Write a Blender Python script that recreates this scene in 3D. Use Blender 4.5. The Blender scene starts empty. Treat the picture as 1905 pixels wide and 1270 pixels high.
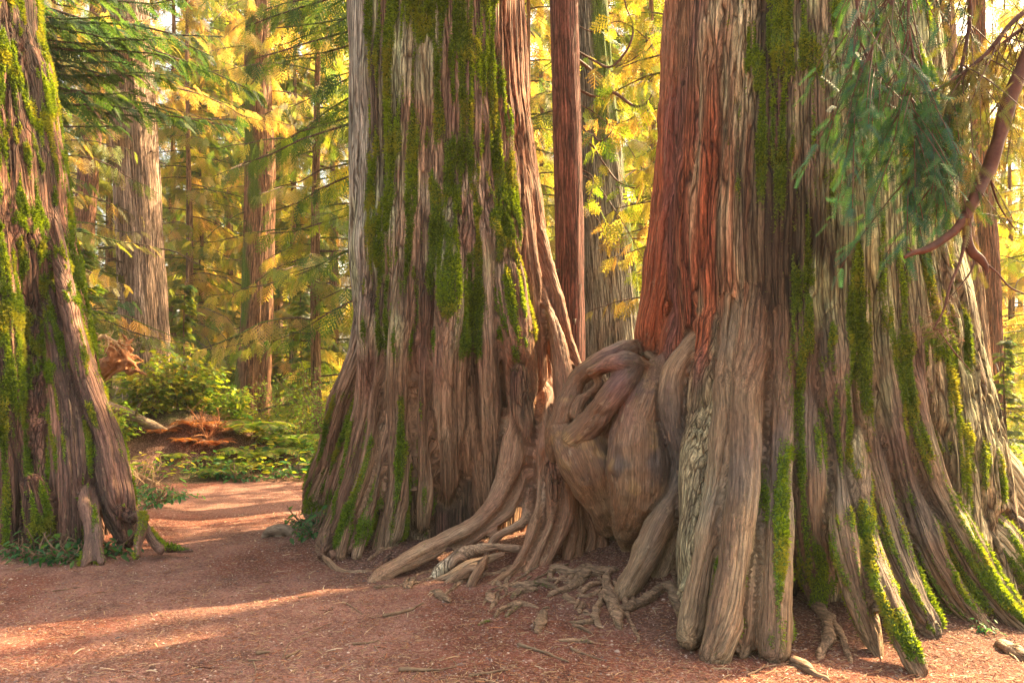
import bpy, math, random
import numpy as np
from mathutils import Vector
random.seed(7); RNG = np.random.default_rng(7)
scene = bpy.context.scene; C = scene.collection
R_ = math.radians

# ------------------------------------------------------------------ camera, light, exposure
F = 1480.0; CX = 952.5; HY = 700.0; CAMZ = 1.5
cam = bpy.data.cameras.new('camera'); cam_o = bpy.data.objects.new('camera', cam); C.objects.link(cam_o)
cam.sensor_width = 36.0; cam.lens = 36.0 * F / 1905.0; cam.shift_y = (HY - 635.0) / 1905.0
cam.clip_start = 0.05; cam.clip_end = 2000
cam_o.location = (0, 0, CAMZ); cam_o.rotation_euler = (R_(90), 0, 0); scene.camera = cam_o

SUN_EL = 42.0
SUN_DIR = Vector((0.81, 0.59, 0)).normalized() * math.cos(R_(SUN_EL)) + Vector((0, 0, math.sin(R_(SUN_EL))))   # towards the sun
world = bpy.data.worlds.new('World'); scene.world = world; world.use_nodes = True
wn = world.node_tree.nodes; wl = world.node_tree.links
bg = wn['Background']; sky = wn.new('ShaderNodeTexSky'); sky.sky_type = 'NISHITA'; sky.sun_disc = False
sky.sun_elevation = R_(SUN_EL); sky.sun_rotation = math.atan2(SUN_DIR.x, SUN_DIR.y)
sky.dust_density = 6.0; sky.air_density = 1.0; sky.ozone_density = 0.3
tint = wn.new('ShaderNodeMix'); tint.data_type = 'RGBA'; tint.blend_type = 'MULTIPLY'; tint.inputs[0].default_value = 1.0
wl.new(sky.outputs[0], tint.inputs[6]); tint.inputs[7].default_value = (1.0, 0.90, 0.70, 1)
wl.new(tint.outputs[2], bg.inputs[0]); bg.inputs[1].default_value = 0.15
sun = bpy.data.lights.new('sun', 'SUN'); sun.energy = 5.0; sun.angle = R_(0.5); sun.color = (1.0, 0.74, 0.40)
sun_o = bpy.data.objects.new('sun', sun); C.objects.link(sun_o)
sun_o.rotation_euler = SUN_DIR.to_track_quat('Z', 'Y').to_euler(); sun_o.location = (20, 15, 25)
scene.view_settings.view_transform = 'Standard'; scene.view_settings.look = 'None'
scene.view_settings.exposure = 2.45; scene.view_settings.gamma = 1.0
cy = scene.cycles
cy.use_denoising = True; cy.denoising_prefilter = 'NONE'; cy.use_adaptive_sampling = False
cy.max_bounces = 6; cy.diffuse_bounces = 3; cy.glossy_bounces = 2; cy.transmission_bounces = 4; cy.transparent_max_bounces = 4; cy.volume_bounces = 0
cy.sample_clamp_indirect = 6.0

# ------------------------------------------------------------------ helpers
def at(px, py, Y):
    return np.array([(px - CX) / F * Y, Y, CAMZ - (py - HY) / F * Y])

def _h(ix, iy, iz, seed):
    h = (ix * 374761393 + iy * 668265263 + iz * 2147483647 + seed * 974634777) & 0xffffffff
    h = ((h ^ (h >> 13)) * 1274126177) & 0xffffffff
    h = ((h ^ (h >> 16)) * 2246822519) & 0xffffffff
    return ((h ^ (h >> 15)) & 0xffffff) / float(0xffffff)

def vnoise(p, seed=0):
    p = np.asarray(p, dtype=np.float64)
    i = np.floor(p).astype(np.int64); f = p - i; f = f * f * (3 - 2 * f)
    out = 0
    for dx in (0, 1):
        wx = f[:, 0] if dx else 1 - f[:, 0]
        for dy in (0, 1):
            wy = f[:, 1] if dy else 1 - f[:, 1]
            for dz in (0, 1):
                wz = f[:, 2] if dz else 1 - f[:, 2]
                out = out + wx * wy * wz * _h(i[:, 0] + dx, i[:, 1] + dy, i[:, 2] + dz, seed)
    return out

def fbm(p, octs=4, seed=0):
    a, s, t = 1.0, 0.0, 0.0; p = np.asarray(p, dtype=np.float64)
    for k in range(octs):
        s = s + a * vnoise(p * 2 ** k, seed + k * 17); t += a; a *= .5
    return s / t

def smooth(e0, e1, x):
    t = np.clip((x - e0) / (e1 - e0), 0, 1); return t * t * (3 - 2 * t)

def new_mesh(name, verts, loops, starts, totals=None, smooth_shade=True):
    me = bpy.data.meshes.new(name)
    verts = np.ascontiguousarray(verts, dtype=np.float32); loops = np.ascontiguousarray(loops, dtype=np.int32)
    me.vertices.add(len(verts)); me.vertices.foreach_set('co', verts.ravel())
    me.loops.add(len(loops)); me.loops.foreach_set('vertex_index', loops)
    me.polygons.add(len(starts)); me.polygons.foreach_set('loop_start', np.asarray(starts, dtype=np.int32))
    me.update(calc_edges=True)
    if smooth_shade:
        me.polygons.foreach_set('use_smooth', np.ones(len(starts), dtype=bool))
    return me

def quads(name, verts, faces, smooth_shade=True):      # faces (n,k)
    faces = np.asarray(faces); n, k = faces.shape
    return new_mesh(name, verts, faces.ravel(), np.arange(n) * k, smooth_shade=smooth_shade)

def attr_col(me, name, col, domain='POINT'):
    a = me.color_attributes.new(name, 'FLOAT_COLOR', domain)
    c = np.ones((len(col), 4), dtype=np.float32); c[:, :3] = col
    a.data.foreach_set('color', c.ravel())
def attr_f(me, name, v):
    a = me.attributes.new(name, 'FLOAT', 'POINT'); a.data.foreach_set('value', np.asarray(v, dtype=np.float32))
def attr_v(me, name, v):
    a = me.attributes.new(name, 'FLOAT_VECTOR', 'POINT'); a.data.foreach_set('vector', np.asarray(v, dtype=np.float32).ravel())

def link(name, me, mat=None, parent=None, label=None, cat=None, group=None, kind=None):
    o = bpy.data.objects.new(name, me); C.objects.link(o)
    if mat is not None and me is not None and not me.materials: me.materials.append(mat)
    if parent is not None: o.parent = parent
    tag(o, label, cat, group, kind); return o
def tag(o, label=None, cat=None, group=None, kind=None):
    for k, v in (('label', label), ('category', cat), ('group', group), ('kind', kind)):
        if v: o[k] = v
    return o
def empty(name, loc, label=None, cat=None, group=None):
    o = bpy.data.objects.new(name, None); C.objects.link(o); o.location = loc; o.empty_display_size = .2
    return tag(o, label, cat, group)
def dup(root, loc, rotz=0.0, scale=1.0, label=None, group=None):
    r = root.copy(); C.objects.link(r); r.location = loc; r.rotation_euler = (0, 0, rotz); r.scale = (scale,) * 3
    if label: r['label'] = label
    if group: r['group'] = group
    for ch in list(root.children):
        c = ch.copy(); C.objects.link(c); c.parent = r
    return r

# ------------------------------------------------------------------ materials
class N:
    def __init__(s, name):
        s.m = bpy.data.materials.new(name); s.m.use_nodes = True; s.t = s.m.node_tree; s.t.nodes.clear()
        s.out = s.t.nodes.new('ShaderNodeOutputMaterial')
    def n(s, typ, ins=None, **kw):
        nd = s.t.nodes.new(typ)
        for k, v in kw.items(): setattr(nd, k, v)
        for k, v in (ins or {}).items(): s.set(nd.inputs[k], v)
        return nd
    def set(s, sock, v):
        if hasattr(v, 'is_output') or isinstance(v, bpy.types.NodeSocket): s.t.links.new(v, sock)
        else: sock.default_value = v
    def math(s, op, a, b=0.0, c=None, clamp=False):
        nd = s.t.nodes.new('ShaderNodeMath'); nd.operation = op; nd.use_clamp = clamp
        s.set(nd.inputs[0], a); s.set(nd.inputs[1], b)
        if c is not None: s.set(nd.inputs[2], c)
        return nd.outputs[0]
    def mix(s, f, a, b, blend='MIX'):
        nd = s.t.nodes.new('ShaderNodeMix'); nd.data_type = 'RGBA'; nd.blend_type = blend
        s.set(nd.inputs[0], f); s.set(nd.inputs[6], a); s.set(nd.inputs[7], b); return nd.outputs[2]
    def attr(s, name): return s.n('ShaderNodeAttribute', attribute_name=name)
    def ramp(s, f, stops):
        nd = s.t.nodes.new('ShaderNodeValToRGB'); s.set(nd.inputs[0], f); e = nd.color_ramp.elements
        while len(e) < len(stops): e.new(.5)
        for el, (p, c) in zip(e, stops):
            el.position = p; el.color = (c, c, c, 1) if isinstance(c, (int, float)) else (*c, 1)
        return nd.outputs[0]
    def vscale(s, v, sc):
        nd = s.t.nodes.new('ShaderNodeVectorMath'); nd.operation = 'MULTIPLY'; s.set(nd.inputs[0], v); nd.inputs[1].default_value = sc
        return nd.outputs[0]

def bark_material():
    b = N('cedar_bark')
    g = b.attr('grain').outputs['Vector']; col = b.attr('col').outputs['Color']
    rough = b.attr('rough').outputs['Fac']; moss = b.attr('moss').outputs['Fac']
    warp = b.n('ShaderNodeTexNoise', {'Vector': b.vscale(g, (3, 3, 2.2)), 'Scale': 1.0, 'Detail': 4.0}).outputs['Color']
    wv = b.n('ShaderNodeVectorMath', {0: warp, 1: (.055, .055, .2)}, operation='MULTIPLY').outputs[0]
    gw = b.n('ShaderNodeVectorMath', {0: g, 1: wv}, operation='ADD').outputs[0]
    fib = b.n('ShaderNodeTexNoise', {'Vector': b.vscale(gw, (64, 64, 2.4)), 'Scale': 1.0, 'Detail': 5.0, 'Roughness': .62}).outputs['Fac']
    fine = b.n('ShaderNodeTexNoise', {'Vector': b.vscale(gw, (210, 210, 12)), 'Scale': 1.0, 'Detail': 3.0, 'Roughness': .6}).outputs['Fac']
    vor = b.n('ShaderNodeTexVoronoi', {'Vector': b.vscale(gw, (27, 27, .8)), 'Scale': 1.0}, feature='DISTANCE_TO_EDGE').outputs['Distance']
    fis = b.ramp(vor, [(0.0, 0.0), (0.10, .75), (0.3, 1.0)])
    cell = b.n('ShaderNodeTexVoronoi', {'Vector': b.vscale(gw, (27, 27, .8)), 'Scale': 1.0}, feature='F1').outputs['Color']
    cellv = b.n('ShaderNodeSeparateColor', {0: cell}).outputs[0]
    ring = b.n('ShaderNodeTexNoise', {'Vector': b.vscale(gw, (5, 5, 55)), 'Scale': 1.0, 'Detail': 2.0}).outputs['Fac']
    blot = b.n('ShaderNodeTexNoise', {'Vector': b.vscale(g, (6, 6, 3)), 'Scale': 1.0, 'Detail': 4.0}).outputs['Fac']
    # colour: fibres pale on top, darker red inside the fissures
    v1 = b.ramp(fib, [(.30, .28), (.48, .90), (.68, 2.0)])
    c = b.mix(b.math('MULTIPLY_ADD', rough, .68, .32), col, b.mix(1.0, col, v1, 'MULTIPLY'))
    v2 = b.ramp(fine, [(.34, .55), (.66, 1.5)])
    c = b.mix(1.0, c, v2, 'MULTIPLY')
    v3 = b.ramp(cellv, [(0, .85), (1, 1.18)])
    c = b.mix(rough, c, b.mix(1.0, c, v3, 'MULTIPLY'))
    fd = b.mix(fis, (.20, .14, .11, 1), (1, 1, 1, 1))
    c = b.mix(b.math('MULTIPLY_ADD', rough, .75, .15), c, b.mix(1.0, c, fd, 'MULTIPLY'))
    grey = b.mix(b.ramp(blot, [(.42, 0.0), (.68, .45)]), c, b.mix(1.0, c, (.95, 1.12, 1.12, 1), 'MULTIPLY'))
    # flaked pale chips on smooth roots
    chip = b.n('ShaderNodeTexNoise', {'Vector': b.vscale(gw, (30, 30, 10)), 'Scale': 1.0, 'Detail': 4.0}).outputs['Fac']
    cm = b.math('MULTIPLY', b.ramp(chip, [(.64, 0.0), (.67, 1.0)]), b.math('SUBTRACT', 1.0, rough))
    grey = b.mix(b.math('MULTIPLY', cm, .75), grey, (.34, .22, .13, 1))
    mn = b.n('ShaderNodeTexNoise', {'Scale': 70.0, 'Detail': 3.0}).outputs['Fac']
    tc = b.n('ShaderNodeTexCoord').outputs['Object']
    b.t.links.new(tc, mn.node.inputs['Vector'])
    mcol = b.ramp(mn, [(.3, (.032, .062, .006)), (.5, (.09, .155, .010)), (.72, (.22, .28, .03))])
    mf = b.math('MULTIPLY_ADD', b.math('SUBTRACT', mn, .5), 2.2, moss)
    mf = b.ramp(mf, [(.34, 0.0), (.72, 1.0)])
    c = b.mix(mf, grey, mcol)
    h = b.math('MULTIPLY', fib, .9); h = b.math('MULTIPLY_ADD', fine, .25, h)
    h = b.math('MULTIPLY', h, b.math('MULTIPLY_ADD', rough, .78, .22))
    h = b.math('ADD', h, b.math('MULTIPLY', b.math('MULTIPLY', fis, rough), .9))
    h = b.math('MULTIPLY_ADD', ring, b.math('MULTIPLY_ADD', rough, -.15, .18), h)
    h = b.math('MULTIPLY_ADD', b.math('MULTIPLY', mn, mf), .8, h)
    bump = b.n('ShaderNodeBump', {'Height': h, 'Strength': 1.0, 'Distance': .026})
    rg = b.math('MULTIPLY_ADD', rough, .28, .60)
    p = b.n('ShaderNodeBsdfPrincipled', {'Base Color': c, 'Roughness': rg, 'Normal': bump.outputs[0], 'Specular IOR Level': .35})
    b.t.links.new(p.outputs[0], b.out.inputs[0]); return b.m

def leaf_material(name, trans=.6, rough=.55, gain=1.0, vary=.10):
    b = N(name); col = b.attr('col').outputs['Color']
    oi = b.n('ShaderNodeObjectInfo').outputs['Random']
    hs = b.n('ShaderNodeHueSaturation', {'Color': col, 'Hue': b.math('MULTIPLY_ADD', oi, vary * .35, .5 - vary * .175),
              'Value': b.math('MULTIPLY_ADD', oi, vary * 3, gain * (1 - vary * 1.5)), 'Saturation': 1.0}).outputs[0]
    d = b.n('ShaderNodeBsdfPrincipled', {'Base Color': hs, 'Roughness': rough, 'Specular IOR Level': .3})
    tcol = b.mix(1.0, hs, (2.75, 2.15, .95, 1), 'MULTIPLY')
    t = b.n('ShaderNodeBsdfTranslucent', {'Color': tcol})
    mx = b.n('ShaderNodeMixShader', {0: trans, 1: d.outputs[0], 2: t.outputs[0]})
    b.t.links.new(mx.outputs[0], b.out.inputs[0]); return b.m

def simple_material(name, c1, c2, scale, rough=.85, bump=.3, stretch=(1, 1, 1), dist=.01):
    b = N(name); tc = b.n('ShaderNodeTexCoord').outputs['Object']
    n = b.n('ShaderNodeTexNoise', {'Vector': b.vscale(tc, stretch), 'Scale': scale, 'Detail': 5.0, 'Roughness': .6}).outputs['Fac']
    c = b.ramp(n, [(.3, c1), (.7, c2)])
    bp = b.n('ShaderNodeBump', {'Height': n, 'Strength': bump, 'Distance': dist})
    p = b.n('ShaderNodeBsdfPrincipled', {'Base Color': c, 'Roughness': rough, 'Normal': bp.outputs[0], 'Specular IOR Level': .3})
    b.t.links.new(p.outputs[0], b.out.inputs[0]); return b.m

def ground_material():
    b = N('forest_ground'); tc = b.n('ShaderNodeTexCoord').outputs['Object']; col = b.attr('col').outputs['Color']
    n1 = b.n('ShaderNodeTexNoise', {'Vector': tc, 'Scale': 2.2, 'Detail': 6.0, 'Roughness': .65}).outputs['Fac']
    n2 = b.n('ShaderNodeTexNoise', {'Vector': tc, 'Scale': 60.0, 'Detail': 5.0, 'Roughness': .7}).outputs['Fac']
    vo = b.n('ShaderNodeTexVoronoi', {'Vector': tc, 'Scale': 85.0}, feature='F1')
    vc = b.n('ShaderNodeSeparateColor', {0: vo.outputs['Color']}).outputs[0]
    c = b.mix(1.0, col, b.ramp(n1, [(.32, .55), (.66, 1.35)]), 'MULTIPLY')
    c = b.mix(1.0, c, b.ramp(n2, [(.3, .42), (.7, 1.6)]), 'MULTIPLY')
    c = b.mix(b.ramp(vc, [(.78, 0.0), (.84, .6)]), c, (.36, .21, .16, 1))
    c = b.mix(b.ramp(vc, [(.0, .5), (.10, 0.0)]), c, (.06, .03, .02, 1))
    h = b.math('MULTIPLY_ADD', vo.outputs['Distance'], -.5, n2)
    h = b.math('MULTIPLY_ADD', n1, 1.5, h)
    bp = b.n('ShaderNodeBump', {'Height': h, 'Strength': .8, 'Distance': .02})
    p = b.n('ShaderNodeBsdfPrincipled', {'Base Color': c, 'Roughness': .93, 'Normal': bp.outputs[0], 'Specular IOR Level': .2})
    b.t.links.new(p.outputs[0], b.out.inputs[0]); return b.m

def attr_material(name, rough=.85, spec=.3):
    b = N(name); p = b.n('ShaderNodeBsdfPrincipled', {'Base Color': b.attr('col').outputs['Color'], 'Roughness': rough, 'Specular IOR Level': spec})
    b.t.links.new(p.outputs[0], b.out.inputs[0]); return b.m

M_BARK = bark_material()
M_LEAF = leaf_material('conifer_foliage', .6)
M_YEW = leaf_material('yew_needles', .22, .6)
M_BROAD = leaf_material('broad_leaf', .5, .45)
M_MOSS = leaf_material('moss_tufts', .35, .8, 1.0, 0.0)
M_GROUND = ground_material()
M_CHIP = attr_material('gravel_chips', .9)
M_TWIG = simple_material('dry_twig', (.10, .055, .035), (.30, .19, .11), 14.0, stretch=(1, 1, 1))
M_BRANCH = simple_material('branch_bark', (.055, .028, .018), (.15, .075, .05), 22.0, bump=.5)
M_REDBRANCH = simple_material('yew_bark', (.060, .024, .016), (.17, .070, .042), 16.0, rough=.6, bump=.5)
M_PALEWOOD = simple_material('bare_wood', (.35, .20, .10), (.60, .42, .24), 12.0, bump=.4)
M_ORANGE = simple_material('fresh_root_wood', (.13, .045, .02), (.48, .20, .08), 9.0, bump=.8, dist=.03)

# ------------------------------------------------------------------ terrain
def height(x, y):
    p = np.stack([x * .55, y * .55, np.zeros_like(x)], 1)
    h = (fbm(p, 3, 5) - .5) * .05 + (fbm(p * 7, 3, 9) - .5) * .018
    far = smooth(11, 16, y)
    h = h + far * ((fbm(p * .6, 3, 31) - .5) * .9 + .12)
    # earth bank left of the path bend
    d = ((x + 5.2) / 1.5) ** 2 + ((y - 13.3) / 1.2) ** 2
    h = h + .62 * np.exp(-d * 1.1)
    d = ((x + 6.6) / 1.6) ** 2 + ((y - 13.0) / 1.6) ** 2
    h = h + .40 * np.exp(-d)
    h = h + smooth(14, 60, y) * 1.2
    # soil heaped round the trunks
    for cx, cyy, rr, a in ((-.59, 7.6, 1.0, .10), (2.3, 6.25, 1.3, .10), (-5.2, 7.9, 1.4, .08), (.9, 6.4, .7, .07)):
        h = h + a * np.exp(-(np.maximum(np.hypot(x - cx, y - cyy) - rr, 0) / .35) ** 2)
    near = 1 - smooth(12, 14, y)
    return h
def hz(x, y): return float(height(np.array([x]), np.array([y]))[0])

def is_path(x, y):
    edge = 10.9 + .35 * np.sin(x * 1.3) + .3 * smooth(-3.5, -1, x) * 3
    left = -4.75 + .12 * np.sin(y * 2)
    left = np.where(y < 6.3, -12, left)
    right = np.where(y > 7.0, 3.5, 9)
    m = (y < edge) & (x > left) & (x < right)
    return m

def make_ground():
    xs = np.concatenate([-np.geomspace(7, 400, 40)[::-1], np.arange(-6.97, 6.97, .035), np.geomspace(7, 400, 40)])
    ys = np.concatenate([-np.geomspace(.5, 300, 24)[::-1], np.arange(-.45, 2.4, .15), np.arange(2.5, 14, .035), np.geomspace(14.1, 700, 110)])
    nx, ny = len(xs), len(ys)
    X, Y = np.meshgrid(xs, ys); x = X.ravel(); y = Y.ravel(); z = height(x, y)
    v = np.stack([x, y, z], 1)
    i = (np.arange(ny - 1)[:, None] * nx + np.arange(nx - 1)[None]).ravel()
    f = np.stack([i, i + 1, i + 1 + nx, i + nx], 1)
    fc = v[f].mean(1); m = is_path(fc[:, 0], fc[:, 1])
    pn = fbm(np.stack([x * 1.1, y * 1.1, 0 * x], 1), 4, 77)
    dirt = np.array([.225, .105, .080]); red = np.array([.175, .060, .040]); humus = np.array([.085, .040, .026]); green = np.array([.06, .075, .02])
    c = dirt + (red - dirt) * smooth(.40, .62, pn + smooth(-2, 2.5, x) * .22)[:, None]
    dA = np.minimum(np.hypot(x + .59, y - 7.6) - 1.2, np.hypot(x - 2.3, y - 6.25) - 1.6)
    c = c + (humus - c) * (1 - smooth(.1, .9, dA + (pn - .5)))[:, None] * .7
    off = ~is_path(x + (pn - .5) * .8, y + (pn - .5) * .8)
    c2 = humus + (green - humus) * smooth(.45, .6, fbm(np.stack([x * .9, y * .9, 0 * x], 1), 3, 3))[:, None] * smooth(10.5, 12, y)[:, None]
    c = np.where(off[:, None], c2, c)
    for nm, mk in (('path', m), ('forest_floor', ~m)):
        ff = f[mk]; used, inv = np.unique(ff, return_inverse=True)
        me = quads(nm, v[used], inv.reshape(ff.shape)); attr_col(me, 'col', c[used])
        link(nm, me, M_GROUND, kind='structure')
make_ground()

# ------------------------------------------------------------------ tubes, unions
def catmull(P, per):
    P = np.asarray(P, float); n = len(P)
    Q = np.vstack([2 * P[0] - P[1], P, 2 * P[-1] - P[-2]]); out = []
    for i in range(1, n):
        p0, p1, p2, p3 = Q[i - 1], Q[i], Q[i + 1], Q[i + 2]
        L = np.linalg.norm(p2[:3] - p1[:3]); k = max(2, int(L / per))
        for t in np.arange(k) / k:
            out.append(.5 * ((2 * p1) + (-p0 + p2) * t + (2 * p0 - 5 * p1 + 4 * p2 - p3) * t * t + (-p0 + 3 * p1 - 3 * p2 + p3) * t ** 3))
    out.append(P[-1]); out = np.array(out); out[:, 3] = np.maximum(out[:, 3], .002); return out

def frames(c):
    T = np.gradient(c, axis=0); T /= np.linalg.norm(T, axis=1)[:, None] + 1e-9
    u = np.cross(T[0], [0, 1, 0]); 
    if np.linalg.norm(u) < .1: u = np.cross(T[0], [1, 0, 0])
    U = []
    for t in T:
        u = u - t * np.dot(u, t); u /= np.linalg.norm(u) + 1e-9; U.append(u)
    U = np.array(U); return T, U, np.cross(T, U)

def tube_geo(pts, seg=16, jitter=0.0, seed=0, round_ends=True):
    """pts (n,4) dense centre line with radius -> closed tube verts, quads (with end fans as quads of degenerate-free tris)."""
    c = pts[:, :3]; r = pts[:, 3]; T, U, V = frames(c)
    if round_ends:
        for sgn in (0, 1):
            e = 0 if sgn == 0 else -1; d = -T[0] if sgn == 0 else T[-1]
            ex = [(c[e] + d * r[e] * math.sin(a), r[e] * math.cos(a)) for a in (.5, 1.0, 1.35)]
            cc = np.array([q[0] for q in ex]); rr = np.array([q[1] for q in ex])
            UU = np.repeat(U[e][None], 3, 0); VV = np.repeat(V[e][None], 3, 0)
            if sgn == 0: c = np.vstack([cc[::-1], c]); r = np.r_[rr[::-1], r]; U = np.vstack([UU, U]); V = np.vstack([VV, V])
            else: c = np.vstack([c, cc]); r = np.r_[r, rr]; U = np.vstack([U, UU]); V = np.vstack([V, VV])
    n = len(c); a = np.arange(seg) / seg * 2 * np.pi
    rr = np.repeat(r[:, None], seg, 1)
    if jitter:
        q = np.stack([np.cos(a)[None] + 0 * rr, np.sin(a)[None] + 0 * rr, np.arange(n)[:, None] * .25 + 0 * rr], 2).reshape(-1, 3) * 1.1 + seed
        rr = rr * (1 + jitter * (vnoise(q, seed).reshape(n, seg) - .5) * 2)
    v = c[:, None] + U[:, None] * (np.cos(a)[None, :, None] * rr[:, :, None]) + V[:, None] * (np.sin(a)[None, :, None] * rr[:, :, None])
    v = v.reshape(-1, 3)
    i = np.arange(n - 1)[:, None] * seg; j = np.arange(seg)[None]; k = (j + 1) % seg
    f = np.stack([i + j, i + k, i + seg + k, i + seg + j], 2).reshape(-1, 4)
    b = len(v); v = np.vstack([v, c[0], c[-1]]); j = np.arange(seg); k = (j + 1) % seg
    tris = np.vstack([np.stack([np.full(seg, b), k, j], 1), np.stack([np.full(seg, b + 1), (n - 1) * seg + j, (n - 1) * seg + k], 1)])
    return v, f, tris

def geo_mesh(name, parts, smooth_shade=True):
    V = []; Q = []; T = []; off = 0
    for v, f, t in parts:
        V.append(v); Q.append(f + off); T.append(t + off); off += len(v)
    V = np.vstack(V); Q = np.vstack(Q); T = np.vstack(T)
    loops = np.r_[Q.ravel(), T.ravel()]; starts = np.r_[np.arange(len(Q)) * 4, len(Q) * 4 + np.arange(len(T)) * 3]
    return new_mesh(name, V, loops, starts, smooth_shade=smooth_shade)

def resolve(spec, body=None):
    """spec: (px, py, depth, r); depth number, 'b' on the body's front face, 'g' on the ground, None in between."""
    out = []
    for (px, py, d, r) in spec:
        Y = d
        if d == 'g': Y = (CAMZ * F - .06 * F) / max(py - HY, 1)
        elif isinstance(d, str) and d[0] == 'b':
            off = float(d[1:]) if len(d) > 1 else -.2
            z = 0; Y = 7.0
            for _ in range(6):
                z = CAMZ - (py - HY) / F * Y
                k = np.argmin(abs(body[:, 2] - z)); cx, cyy, R = body[k, 0], body[k, 1], body[k, 3]
                s = (px - CX) / F; A = s * s + 1; B = -2 * (s * cx + cyy); Cc = cx * cx + cyy * cyy - R * R
                disc = B * B - 4 * A * Cc
                Y = (-B - math.sqrt(disc)) / (2 * A) if disc > 0 else cyy - .1
            Y = Y + r * (off if len(d) > 1 or py < 560 else -.8)
        out.append([px, py, Y, r])
    k = [i for i, o in enumerate(out) if o[2] is not None]
    for i, o in enumerate(out):
        if o[2] is None:
            a = max(j for j in k if j < i); b = min(j for j in k if j > i)
            t = (o[1] - out[a][1]) / (out[b][1] - out[a][1] + 1e-9); t = min(max(t, 0), 1)
            t = t ** 1.3
            o[2] = out[a][2] * (1 - t) + out[b][2] * t
    return np.array([[*at(px, py, Y), r] for px, py, Y, r in out])

def union_tree(root, tubes, voxel, colour_fn, moss_fn, base, disp_fn, sm=5, seed=0, moss_density=0, moss_len=.018, zmin=-.25, groove=.055):
    """tubes: list of dict(pts, part, rough, seg). One remeshed surface, split again into its parts."""
    geos = []
    for k, t in enumerate(tubes):
        geos.append(tube_geo(t['pts'], t.get('seg', 20), t.get('jit', .10), seed + k))
    me = geo_mesh('tmp', geos); o = bpy.data.objects.new('tmp', me); C.objects.link(o)
    m = o.modifiers.new('r', 'REMESH'); m.mode = 'VOXEL'; m.voxel_size = voxel; m.adaptivity = 0
    s = o.modifiers.new('s', 'SMOOTH'); s.factor = .5; s.iterations = sm
    bpy.context.view_layer.update()
    dg = bpy.context.evaluated_depsgraph_get(); me2 = bpy.data.meshes.new_from_object(o.evaluated_get(dg))
    bpy.data.objects.remove(o); bpy.data.meshes.remove(me)
    nv = len(me2.vertices); v = np.empty(nv * 3, np.float32); me2.vertices.foreach_get('co', v); v = v.reshape(-1, 3).astype(float)
    nm = np.empty(nv * 3, np.float32); me2.vertices.foreach_get('normal', nm); nm = nm.reshape(-1, 3).astype(float)
    nf = len(me2.polygons); f = np.empty(nf * 4, np.int32); me2.loops.foreach_get('vertex_index', f); f = f.reshape(-1, 4)
    bpy.data.meshes.remove(me2)
    keep = (v[f][:, :, 2].max(1) > zmin)
    f = f[keep]; used, inv = np.unique(f, return_inverse=True); f = inv.reshape(f.shape); v = v[used]; nm = nm[used]; nv = len(v)
    best = np.full(nv, 1e9); sec = np.full(nv, 1e9); tid = np.zeros(nv, int); g = np.zeros((nv, 3)); rad = np.zeros(nv); sarr = np.zeros(nv)
    for k, t in enumerate(tubes):
        P = t['pts']; c = P[:, :3]; r = P[:, 3]; T, U, V = frames(c)
        s_ = np.r_[0, np.cumsum(np.linalg.norm(np.diff(c, axis=0), axis=1))]
        lo = c.min(0) - r.max() - .08; hi = c.max(0) + r.max() + .08
        sel = np.where(((v > lo) & (v < hi)).all(1))[0]
        if not len(sel): continue
        q = v[sel]; bd = np.full(len(sel), 1e9); bw_ = np.full(len(sel), 1e9); bg_ = np.zeros((len(sel), 3)); br = np.zeros(len(sel))
        for i in range(len(c) - 1):
            ab = c[i + 1] - c[i]; L2 = ab @ ab + 1e-12
            h = np.clip((q - c[i]) @ ab / L2, 0, 1); cp = c[i] + h[:, None] * ab; w = q - cp
            rr = r[i] + (r[i + 1] - r[i]) * h; dw = np.linalg.norm(w, axis=1); d = dw - rr
            m_ = dw < bw_; bw_[m_] = dw[m_]
            uu = U[i] * (1 - h[:, None]) + U[i + 1] * h[:, None]; vv = V[i] * (1 - h[:, None]) + V[i + 1] * h[:, None]
            bd[m_] = d[m_]; br[m_] = rr[m_]
            a_ = (w * uu).sum(1); b_ = (w * vv).sum(1); sv = s_[i] + h * (s_[i + 1] - s_[i])
            bg_[m_] = np.stack([a_ * U[0, 0] + b_ * V[0, 0] + c[0, 0], a_ * U[0, 1] + b_ * V[0, 1] + c[0, 1], sv], 1)[m_]
        m_ = bd < best[sel]; sec[sel] = np.where(m_, best[sel], np.minimum(sec[sel], bd)); ix = sel[m_]
        best[ix] = bd[m_]; tid[ix] = k; sarr[ix] = bg_[m_, 2]; gg = bg_.copy(); gg[:, 2] = c[0, 2] - gg[:, 2]
        if k == 0 or t.get('world'): gg = q.copy()
        elif t.get('blend'):
            lw = smooth(.12, .5, bg_[:, 2] / s_[-1])[:, None]; gg = q * (1 - lw) + gg * lw
        g[ix] = gg[m_]; rad[ix] = br[m_]
    rough = np.array([t.get('rough', .5) for t in tubes])[tid]; slen = np.array([np.linalg.norm(np.diff(t['pts'][:, :3], axis=0), axis=1).sum() for t in tubes])[tid]
    blend = np.array([t.get('blend', 0) for t in tubes])[tid]; sa = sarr / slen
    rough = rough + (1 - rough) * blend * (1 - smooth(.10, .45, sa))
    # soften the change of roughness between neighbours
    e = np.vstack([f[:, [0, 1]], f[:, [1, 2]], f[:, [2, 3]], f[:, [3, 0]]])
    def relax(a, it):
        for _ in range(it):
            acc = np.bincount(e[:, 0], a[e[:, 1]], nv) + np.bincount(e[:, 1], a[e[:, 0]], nv); cnt = np.bincount(e[:, 0], minlength=nv) + np.bincount(e[:, 1], minlength=nv)
            a = .5 * a + .5 * acc / np.maximum(cnt, 1)
        return a
    rough = relax(rough, 14)
    fil = np.array([t.get('world', 0) for t in tubes])[tid]
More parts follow.
